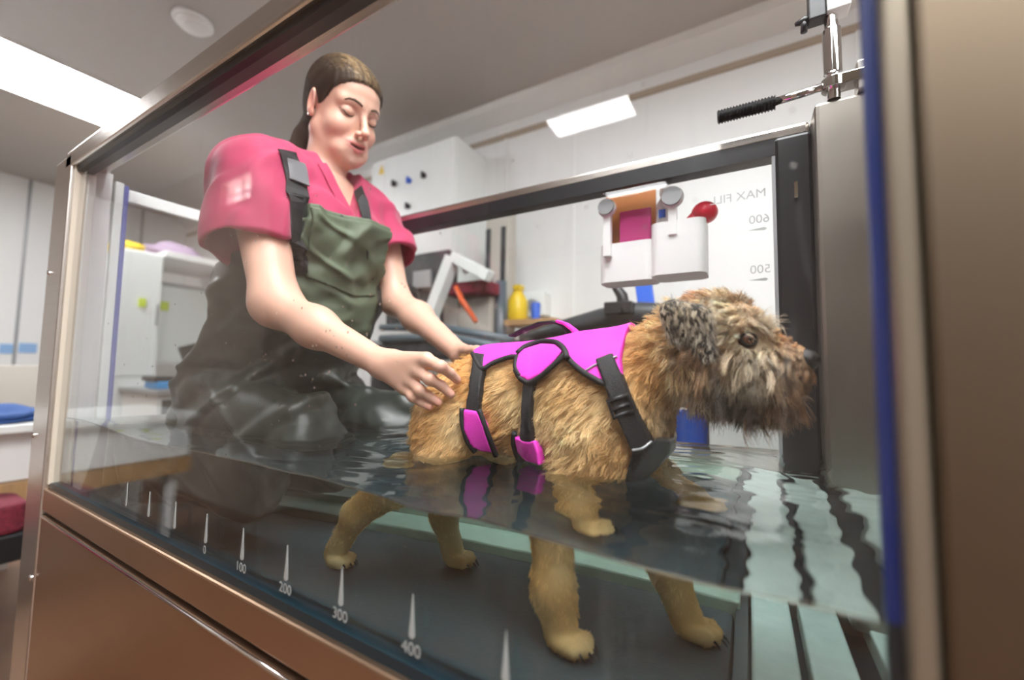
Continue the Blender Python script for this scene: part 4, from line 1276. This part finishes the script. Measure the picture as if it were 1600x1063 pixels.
# ------------------------------------------------------------------ the woman kneeling behind the dog
PER = thing('person', 'young woman in raspberry scrubs and green waders kneeling behind the terrier', 'person', (-.95, .33, .69))
HC = A3(-.8633, .3381, 1.6262)
HR = np.array([[.9129, .0016, -.4081], [.0410, .9945, .0958], [.4060, -.1043, .9079]])   # rows: forward, her left, up
def loc(P): return (P - HC) @ HR.T
def wld(p): return HC + A3(*p) @ HR
NB = A3(-.915, .33, 1.45)
def head_fn(P):
    q = loc(P); x, y, z = q[..., 0], q[..., 1], q[..., 2]
    qa = q.copy(); qa[..., 1] = np.abs(q[..., 1])
    d = ell(q, (-.014, 0, .034), (.088, .071, .084))
    d = smin(d, ell(q, (.018, 0, -.028), (.064, .058, .080)), .03)
    d = smin(d, ell(q, (.032, 0, .044), (.052, .058, .046)), .03)
    d = smin(d, cone(qa, (-.005, .048, -.058), (.058, .014, -.100), .020, .018), .03)
    d = smin(d, ell(q, (.068, 0, -.104), (.0175, .019, .0155)), .018)
    d = smin(d, ell(q, (.022, 0, -.092), (.050, .040, .022)), .03)           # soft under the chin
    d = smin(d, ell(qa, (.052, .037, -.038), (.026, .025, .025)), .022)      # cheeks
    d = smin(d, ell(qa, (.062, .028, -.086), (.018, .018, .016)), .02)
    d = smin(d, cone(qa, (.078, .008, .018), (.064, .044, .018), .010, .008), .018)   # brow
    d = smax(d, -ell(qa, (.094, .0325, -.001), (.020, .0165, .0115)), .014)  # sockets
    d = smin(d, ell(qa, (.0675, .0320, -.002), (.0135, .0165, .0125)), .003) # eyeball under the lid
    d = smin(d, cone(q, (.082, 0, .008), (.1045, 0, -.034), .0065, .0085), .010)      # nose
    d = smin(d, ell(q, (.1065, 0, -.0375), (.0105, .0100, .0085)), .006)
    d = smin(d, ell(qa, (.0955, .0115, -.0425), (.0095, .0072, .0068)), .004)
    d = smax(d, -ell(qa, (.0985, .0062, -.0500), (.0050, .0034, .0036)), .002)
    # mouth: muzzle mound, lips, parted smile
    d = smin(d, ell(q, (.070, 0, -.068), (.024, .028, .022)), .016)
    d = smin(d, cone(qa, (.0920, .002, -.0660), (.0800, .0255, -.0630), .0040, .0022), .004)
    d = smin(d, cone(qa, (.0895, .000, -.0800), (.0795, .0235, -.0670), .0056, .0024), .004)
    d = smax(d, -ell(qa, (.0925, .006, -.0715), (.0120, .0165, .0034), rotm('X', 9)), .0018)
    # ears
    e = ell(qa, (-.010, .0745, -.006), (.0165, .0075, .0300), rotm('Z', 18) @ rotm('Y', 8))
    e = smax(e, -ell(qa, (-.005, .0815, -.004), (.0095, .0055, .0190)), .004)
    e = smin(e, ell(qa, (-.004, .0740, -.030), (.008, .005, .009)), .006)
    d = smin(d, e, .005)
    # neck
    d = smin(d, cone(P, wld((-.030, 0, -.055)), tuple(NB), .044, .052), .024)
    return d
def torso_fn(P):
    d = ell(P, (-.925, .33, 1.335), (.100, .155, .125))
    d = smin(d, ell(P, (-.965, .33, 1.14), (.100, .140, .17)), .06)
    d = smin(d, cone(P, (-.915, .195, 1.405), (-.915, .465, 1.405), .050, .050), .05)
    d = smin(d, cone(P, (-.915, .20, 1.410), tuple(NB), .040, .050), .05)
    d = smin(d, cone(P, (-.915, .46, 1.410), tuple(NB), .040, .050), .05)
    for y in (.275, .385): d = smin(d, ell(P, (-.860, y, 1.31), (.055, .055, .055)), .04)
    return d
SR, ER, WR = A3(-.905, .160, 1.400), at(432, 478, y=.150), at(600, 570, y=.178)
SL, EL, WL = A3(-.905, .500, 1.400), at(618, 470, y=.500), at(722, 556, y=.415)
def armR(P):
    d = cone(P, tuple(SR), tuple(ER + [-.004, 0, .01]), .052, .040)
    mid = ER * .6 + WR * .4
    d = smin(d, cone(P, tuple(ER), tuple(mid), .037, .0330), .04)
    d = smin(d, cone(P, tuple(mid), tuple(WR), .0325, .0210), .03)
    return d
def armL(P):
    d = cone(P, tuple(SL), tuple(EL), .050, .038)
    mid = EL * .62 + WL * .38 + A3(0, 0, .004)
    d = smin(d, cone(P, tuple(EL), tuple(mid), .036, .035), .03)
    d = smin(d, cone(P, tuple(mid), tuple(WL), .034, .0215), .03)
    return d
def tipy(u, v, fb):
    h = hit(dog_all, u, v, .004)
    return h[1] - .007 if h is not None and h[1] < .30 else fb
FING = []
for kn, pip, dip, tip, r in (
        ((666, 562), (688, 573), (703, 583), (714, 594), .0082),
        ((652, 580), (672, 593), (690, 603), (704, 616), .0083),
        ((640, 594), (656, 610), (670, 619), (685, 629), .0080),
        ((631, 606), (645, 620), (657, 628), (671, 636), .0072)):
    ty = tipy(*tip, .19)
    FING.append(([at(*kn, y=.170), at(*pip, y=.168), at(*dip, y=(.172 + ty) / 2), at(*tip, y=ty)], [r * 1.10, r, r * .9, r * .8]))
def handR(P):
    d = None
    wr = WR
    for (pts, rs), o in zip(FING, (.006, .002, -.002, -.006)):
        pb = wr + A3(.0, 0, o)
        e = cone(P, tuple(pb), tuple(pts[0]), .0170, rs[0] * 1.28)
        d = e if d is None else smin(d, e, .012)
    for (pts, rs) in FING:
        f = None
        for i in range(3):
            e = cone(P, tuple(pts[i]), tuple(pts[i + 1]), rs[i], rs[i + 1]); f = e if f is None else smin(f, e, .003)
        f = smin(f, ell(P, tuple(pts[1]), (rs[1] * 1.12,) * 3), .004)
        d = smin(d, f, .0055)
    # thumb on the far side of the rump
    th = [wr + A3(.012, .012, .010), at(650, 566, y=.205), at(676, 568, y=.232), at(694, 574, y=.250)]
    d = smin(d, chain(P, [tuple(t) for t in th], [.015, .0125, .0105, .009], .006), .010)
    return d
LK = [A3(-.470, .392, 1.020), A3(-.462, .402, 1.006), A3(-.462, .410, .990), A3(-.470, .415, .975)]
def handL(P):
    d = None
    for i, k in enumerate(LK):
        e = cone(P, tuple(WL), tuple(k), .018, .0105)
        d = e if d is None else smin(d, e, .012)
    for i, k in enumerate(LK):
        a = k + A3(.030, -.006, -.014); b = a + A3(.022, -.012, -.016)
        d = smin(d, chain(P, [tuple(k), tuple(a), tuple(b)], [.0085, .0078, .0068], .003), .0055)
    d = smin(d, chain(P, [tuple(WL + [.01, -.01, .01]), (-.482, .372, 1.03), (-.452, .352, 1.030), (-.432, .340, 1.024)], [.014, .0115, .010, .0085], .006), .01)
    return d
skinm = mat('skin', (.8, .5, .4), .45, attr='Col')
skinm.node_tree.nodes['Principled BSDF'].inputs['Subsurface Weight'].default_value = .12
skinm.node_tree.nodes['Principled BSDF'].inputs['Subsurface Radius'].default_value = (.012, .004, .002)
def G3(q, c, s): return np.exp(-(((q - A3(*c)) / A3(*s)) ** 2).sum(-1))[:, None]
def head_col(V):
    q = loc(V); qa = q.copy(); qa[:, 1] = np.abs(q[:, 1])
    base = A3(.70, .415, .31); c = np.tile(base, (len(V), 1))
    red = A3(.78, .32, .25)
    for cc, s, k in (((.075, .038, -.040), (.03, .02, .02), .38), ((.108, 0, -.038), (.012, .014, .012), .35), ((-.01, .076, -.006), (.03, .008, .04), .75), ((.06, .02, -.10), (.02, .02, .01), .2)):
        g = G3(qa, cc, s) * k; c = c + (red - c) * np.clip(g, 0, 1)
    lipc = A3(.62, .16, .17)
    g = np.maximum(np.maximum(G3(qa, (.093, .004, -.0655), (.02, .009, .0040)), G3(qa, (.084, .017, -.0645), (.02, .009, .0034))), np.maximum(G3(qa, (.092, .004, -.079), (.02, .009, .0052)), G3(qa, (.083, .015, -.0735), (.02, .009, .004))))
    c = c + (lipc - c) * np.clip(g * 1.3, 0, .9)
    g = G3(qa, (.083, .0, -.0712), (.006, .014, .002)); c = c + (A3(.12, .03, .03) - c) * np.clip(g * 1.4, 0, .95)
    g = G3(qa, (.082, .033, .0065), (.02, .019, .006)); c = c + (A3(.62, .33, .26) - c) * np.clip(g * .6, 0, .6)
    return np.clip(c, .02, 1)
def limb_col(V):
    base = A3(.70, .415, .31); c = np.tile(base, (len(V), 1)) * (1 + .05 * vnoise(V, 40, 4)[:, None])
    for pts, rs in FING:
        g = np.exp(-((V - pts[3]) ** 2).sum(1) / .010 ** 2)[:, None] + .6 * np.exp(-((V - pts[1]) ** 2).sum(1) / .007 ** 2)[:, None]
        c = c + (A3(.78, .33, .26) - c) * np.clip(g * .7, 0, .8)
    g = np.exp(-((V - ER) ** 2).sum(1) / .03 ** 2)[:, None] * .35
    c = c + (A3(.78, .36, .28) - c) * g
    return np.clip(c, .02, 1)
parts = []
Vh, Qh = nets(head_fn, HC - [.15, .12, .20], HC + [.16, .12, .15], .00165)
parts.append((Vh, Qh, head_col(Vh)))
fR = lambda P: smin(armR(P), handR(P), .012)
fL = lambda P: smin(armL(P), handL(P), .012)
Va, Qa = nets(fR, (-.98, .09, .93), (-.36, .30, 1.47), .0020); parts.append((Va, Qa, limb_col(Va)))
Va, Qa = nets(fL, (-.98, .32, .93), (-.39, .58, 1.47), .0024); parts.append((Va, Qa, limb_col(Va)))
Va, Qa = nets(lambda P: torso_fn(P) + .012, (-1.1, .12, .92), (-.76, .54, 1.52), .006); parts.append((Va, Qa, limb_col(Va)))
o_, VV, QQ, CC = 0, [], [], []
for v, q, c in parts:
    VV.append(v); QQ.append(q + o_); CC.append(c); o_ += len(v)
body = np_mesh('body', np.concatenate(VV), np.concatenate(QQ), skinm, PER, color=np.concatenate(CC))
# finger nails
nm_ = mat('nail', (.80, .45, .40), .25)
# brows, lashes
browm = mat('brow_hair', (.085, .045, .028), .7)
def face_hit(x, y, z, off=0.):
    """from a point in front of the face back onto the skin"""
    p = A3(x + .05, y, z)
    for _ in range(80):
        s = head_fn(wld(p)[None])[0] - off
        if s < .0003: break
        p = p - A3(1, 0, 0) * max(s * .7, .0003)
    return tuple(wld(p))
for s in (-1, 1):
    pts = [face_hit(.07, s * y, z) for y, z in ((.012, .0185), (.020, .0225), (.030, .0250), (.040, .0235), (.049, .0170))]
    tube('eyebrow', pts, [.0022, .0029, .0028, .0022, .0010], browm, body, 8)
    pts = [face_hit(.07, s * y, z, -.0003) for y, z in ((.0190, -.0062), (.0250, -.0098), (.0320, -.0112), (.0390, -.0098), (.0455, -.0050), (.0490, -.0015))]
    tube('eyelashes', pts, [.0007, .0014, .0018, .0019, .0017, .0006], mat('lash', (.015, .010, .010), .6), body, 8)
tube('earring', [tuple(wld((-.004, -.0800, -.036)) + A3(0, 0, .0)), tuple(wld((-.004, -.0815, -.040)))], .0022, 'chrome', body, 8)
# hair: sleek cap with a low tail
def hair_fn(P):
    q = loc(P); qa = q.copy(); qa[..., 1] = np.abs(q[..., 1]); x, y, z = q[..., 0], q[..., 1], q[..., 2]
    d = ell(q, (-.016, 0, .036), (.0945, .0775, .0905))
    d = smin(d, ell(q, (.030, 0, .048), (.058, .063, .050)), .03)
    d = smin(d, ell(q, (-.055, 0, -.015), (.050, .055, .055)), .03)
    front = (x - 1.02 * z - .012) * .6
    front = smin(front, smax(smax(x - .030, -(z - .002), .02), .048 - np.abs(y), .01), .02)
    back = smax(x + .022, -(z + .072), .02)
    d = smax(d, smin(front, back, .01), .006)
    d = smax(d, -(ell(qa, (-.006, .078, -.006), (.015, .014, .028))), .004)
    d = smax(d, -(np.abs(y + .003) + .0 - .0010 + np.where(x > .02, 0, .02)), .0015)
    d = d + .0007 * np.sin(y * 900 + 3 * np.sin(z * 60) + 2 * np.sin(x * 50))
    return d
TAIL = [tuple(wld((-.092, 0, .005))), (-.985, .318, 1.585), (-1.000, .300, 1.53), (-.995, .285, 1.475), (-.985, .280, 1.43)]
def tail_fn(P): return chain(P, TAIL, [.026, .024, .021, .017, .008], .01)
hf = lambda P: smin(hair_fn(P), tail_fn(P), .015)
Vk, Qk = nets(hf, HC - [.19, .12, .23], HC + [.13, .12, .16], .0022)
def hair_col(P):
    q = loc(P); dark = A3(.050, .028, .018); blond = A3(.50, .34, .17)
    t = np.clip(.5 + 1.3 * np.sin(q[:, 1] * 420 + 2.5 * np.sin(q[:, 2] * 25)) * np.sin(q[:, 1] * 160 + 1) , 0, 1) * sstep(.090, .135, q[:, 2] + .45 * q[:, 0])
    return dark + (blond - dark) * t[:, None]
hairm = mat('hair', (.1, .05, .03), .5, spec=.25, attr='Col')
hair = np_mesh('hair', Vk, Qk, hairm, body, color=hair_col(Vk))
r = tri_sample(Vk, Qk, 15000); n_ = grad(hf, r); q = loc(r)
tgt = wld((-.098, 0, .0))
flw = np.where(((tail_fn(r) > .004) & (q[:, 0] > -.085))[:, None], norm(tgt - r), A3(-.02, -.05, -1))
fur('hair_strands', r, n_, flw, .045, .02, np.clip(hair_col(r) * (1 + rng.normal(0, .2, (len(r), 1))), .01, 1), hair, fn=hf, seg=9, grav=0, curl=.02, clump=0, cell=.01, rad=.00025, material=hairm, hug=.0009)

# ---- scrub top
def creases(P, s, amp, seed, st=(1, 1, 1)):
    r_ = np.clip(1 - np.abs(vnoise(P * A3(*st), s, seed)) * 3.2, 0, 1)
    return -amp * r_ ** 2 * (3 - 2 * r_)
def folds(P, s, amp, seed, st=(1, 1, 1)): return amp * vnoise(P * A3(*st), s, seed)
HMR, HML = at(396, 388, y=.148), at(610, 402, y=.500)
def slv(P, S, Hm, r0, r1):
    d = cone(P, tuple(S + [0, 0, .0]), tuple(Hm), r0, r1)
    ax = (Hm - S) / np.linalg.norm(Hm - S)
    t = (P - Hm) @ ax
    d = smax(d, t, .004)
    inner = cone(P, tuple(S + ax * .03), tuple(Hm + ax * .05), r0 - .014, r1 + .003)
    return d, inner
VT = 1.335
def scrub_fn(P):
    d = torso_fn(P) - .012
    a, ia = slv(P, SR + [-.004, 0, 0], HMR, .070, .084); b, ib = slv(P, SL, HML, .062, .070)
    d = smin(smin(d, a, .035), b, .035)
    d = smin(d, cone(P, (-.915, .21, 1.425), (-.915, .45, 1.425), .050, .050), .04)
    d = d + folds(P, 34, .0060, 31, (1, 1, .45)) + folds(P, 75, .0024, 32, (1, 1, .5)) + creases(P, 22, .0075, 33, (1, 1, .55)) + creases(P @ rotm('Y', 30), 36, .0060, 36, (1, 1, .5))
    d = smax(d, -ia, .003); d = smax(d, -ib, .003)
    d = smax(d, 1.17 - P[..., 2], .004)      # tucked into the waders
    # neckline
    yy = np.abs(P[..., 1] - .335)
    wedge = np.maximum((yy - (P[..., 2] - VT) * .42) * .9, -(P[..., 0] + .905))
    d = smax(d, -wedge, .003)
    d = smax(d, -cone(P, tuple(NB + [0, 0, -.02]), wld((-.02, 0, -.06)), .060, .064), .004)
    return d
Vs, Qs = nets(scrub_fn, (-1.10, .04, .98), (-.70, .62, 1.52), .0032)
rasp = mat('scrub_raspberry', (.42, .026, .095), .75, bump=(900, .15), noise=(9, .06), sheen=.2)
np_mesh('scrub_top', Vs, Qs, rasp, PER)
# collar bands along the neckline
for s in (-1, 1):
    pts, nn = [], []
    for t in np.linspace(0, 1, 9):
        z = VT - .012 + t * .135; y = .335 + s * (.003 + max(z - VT, 0) * .44 + .006)
        x = -.72
        for _ in range(60):
            dd = torso_fn(A3(x, y, z)[None])[0] - .015
            if dd < .0005 or x < -.93: break
            x -= max(dd * .7, .001)
        pts.append((max(x, -.93), y, z)); nn.append((1, s * .25, .35))
    bm = bmesh.new(); add_ribbon(bm, pts, .024, nn, .004); finish('collar', bm, rasp, PER, bevel=.001)

# ---- waders
def wad_base(P):
    d = torso_fn(P) - .028
    for y in (.265, .395): d = smin(d, cone(P, (-.955, y, 1.18), (-1.080, y, .955), .098, .126), .07)
    for y0, y1 in ((.215, .200), (.445, .430)):
        d = smin(d, cone(P, (-1.06, y0, .905), (-.735, y1, .850), .088, .068), .04)
        d = smin(d, cone(P, (-.735, y1, .820), (-1.08, y1, .775), .068, .060), .03)
    return d
def wader_fn(P):
    d = wad_base(P)
    z = P[..., 2]; x = P[..., 0]; y = P[..., 1]
    d = d + (.008 + .020 * sstep(-1.08, -1.2, x)) * np.exp(-((z - (.975 + .10 * (x + 1.1))) / .016) ** 2)          # cinched at the hip
    q = P @ rotm('Y', -22)
    d = d + folds(q, 30, .0150, 41, (.40, 1, 1.6)) + folds(q, 58, .0085, 42, (.35, 1, 1.5)) + folds(P @ rotm('Y', 25), 95, .0034, 43, (.4, 1, 1.3)) + creases(q, 20, .013, 44, (.5, 1, 1.5)) + creases(P @ rotm('Y', 20), 34, .007, 45, (.45, 1, 1.3))
    frt = sstep(-.90, -.87, x) * sstep(.205, .215, y) * sstep(.415, .405, y)
    top = 1.235 + .10 * frt + .012 * np.sin(x * 20)
    d = smax(d, (z - top) * .8, .004)
    return d
Vw, Qw = nets(wader_fn, (-1.30, .07, .694), (-.62, .58, 1.36), .0042)
wadm = mat('wader_slate', (.024, .032, .027), .36, bump=(700, .12), noise=(5, .15))
olive = mat('wader_olive', (.105, .135, .085), .65, bump=(900, .2), noise=(10, .08))
wd = np_mesh('waders', Vw, Qw, wadm, PER)
# bib panel, pocket flap
def yz_panel(name, poly, o0, o1, m_, xr=(-.95, -.70)):
    poly = np.array(poly)
    def f(P):
        b = wader_fn(np.stack([P[..., 0], P[..., 1], np.minimum(P[..., 2], 1.318)], -1))
        d = np.maximum(b - o1, o0 - b)
        s = poly_sd(P[..., 1], P[..., 2], poly)
        return smax(smax(d, s, .0015), -.93 - P[..., 0], .002)
    V, Q = nets(f, (xr[0], poly[:, 0].min() - .01, poly[:, 1].min() - .01), (xr[1], poly[:, 0].max() + .01, poly[:, 1].max() + .01), .0026)
    return np_mesh(name, V, Q, m_, PER)
yz_panel('bib', [(.200, 1.335), (.425, 1.335), (.440, 1.07), (.30, 1.03), (.20, 1.07)], -.003, .004, olive)
yz_panel('bib_pocket', [(.212, 1.325), (.415, 1.325), (.425, 1.175), (.34, 1.160), (.235, 1.185)], .003, .010, olive)
# straps
M['darkbuckle'] = mat('dark_buckle', (.16, .16, .17), .35)
def strap_px(name, px, w_, off=.004, m_=blk, fn=None):
    fn = fn or (lambda P: np.minimum(scrub_fn(P), wader_fn(P)))
    pts, nn = [], []
    for i in range(len(px) - 1):
        for t in np.linspace(0, 1, 5)[:-1] if i < len(px) - 2 else np.linspace(0, 1, 5):
            u, v = px[i][0] * (1 - t) + px[i + 1][0] * t, px[i][1] * (1 - t) + px[i + 1][1] * t
            h = hit(fn, u, v, off)
            if h is not None and h[1] < .55: pts.append(h); nn.append(grad(fn, h[None])[0])
    P_ = np.array(pts)
    for _ in range(2): P_[1:-1] = (P_[:-2] + 2 * P_[1:-1] + P_[2:]) / 4
    bm = bmesh.new(); add_ribbon(bm, [tuple(p) for p in P_], w_, [tuple(n) for n in nn], .003)
    return finish(name, bm, m_, PER, bevel=.0008)
s1 = strap_px('shoulder_strap', [(448, 236), (458, 262), (464, 290), (466, 320), (462, 350), (462, 400), (466, 430)], .046)
s2 = strap_px('shoulder_strap', [(560, 296), (568, 320), (574, 350), (578, 390), (581, 440)], .026)
h = hit(scrub_fn, 466, 268, .008); 
sb = strap_px('strap_buckle', [(462, 252), (466, 268), (468, 286)], .042, .010, M['darkbuckle'])
# boot sole of the near foot tucked under her
def boot_fn(P):
    d = cone(P, (-1.10, .185, .775), (-1.165, .185, .875), .052, .046)
    d = smin(d, cone(P, (-1.175, .185, .86), (-1.19, .185, .745), .040, .036), .02)
    return d + .0010 * np.sin(P[..., 2] * 700) * (P[..., 0] < -1.19)
def boot2_fn(P): return boot_fn(P - A3(0, .25, 0))
bootm = mat('boot_rubber', (.05, .062, .045), .28)
for f, yo in ((boot_fn, 0), (boot2_fn, .25)):
    Vb, Qb = nets(f, (-1.24, .10 + yo, .695), (-1.03, .27 + yo, .95), .0035); np_mesh('boot', Vb, Qb, bootm, PER)
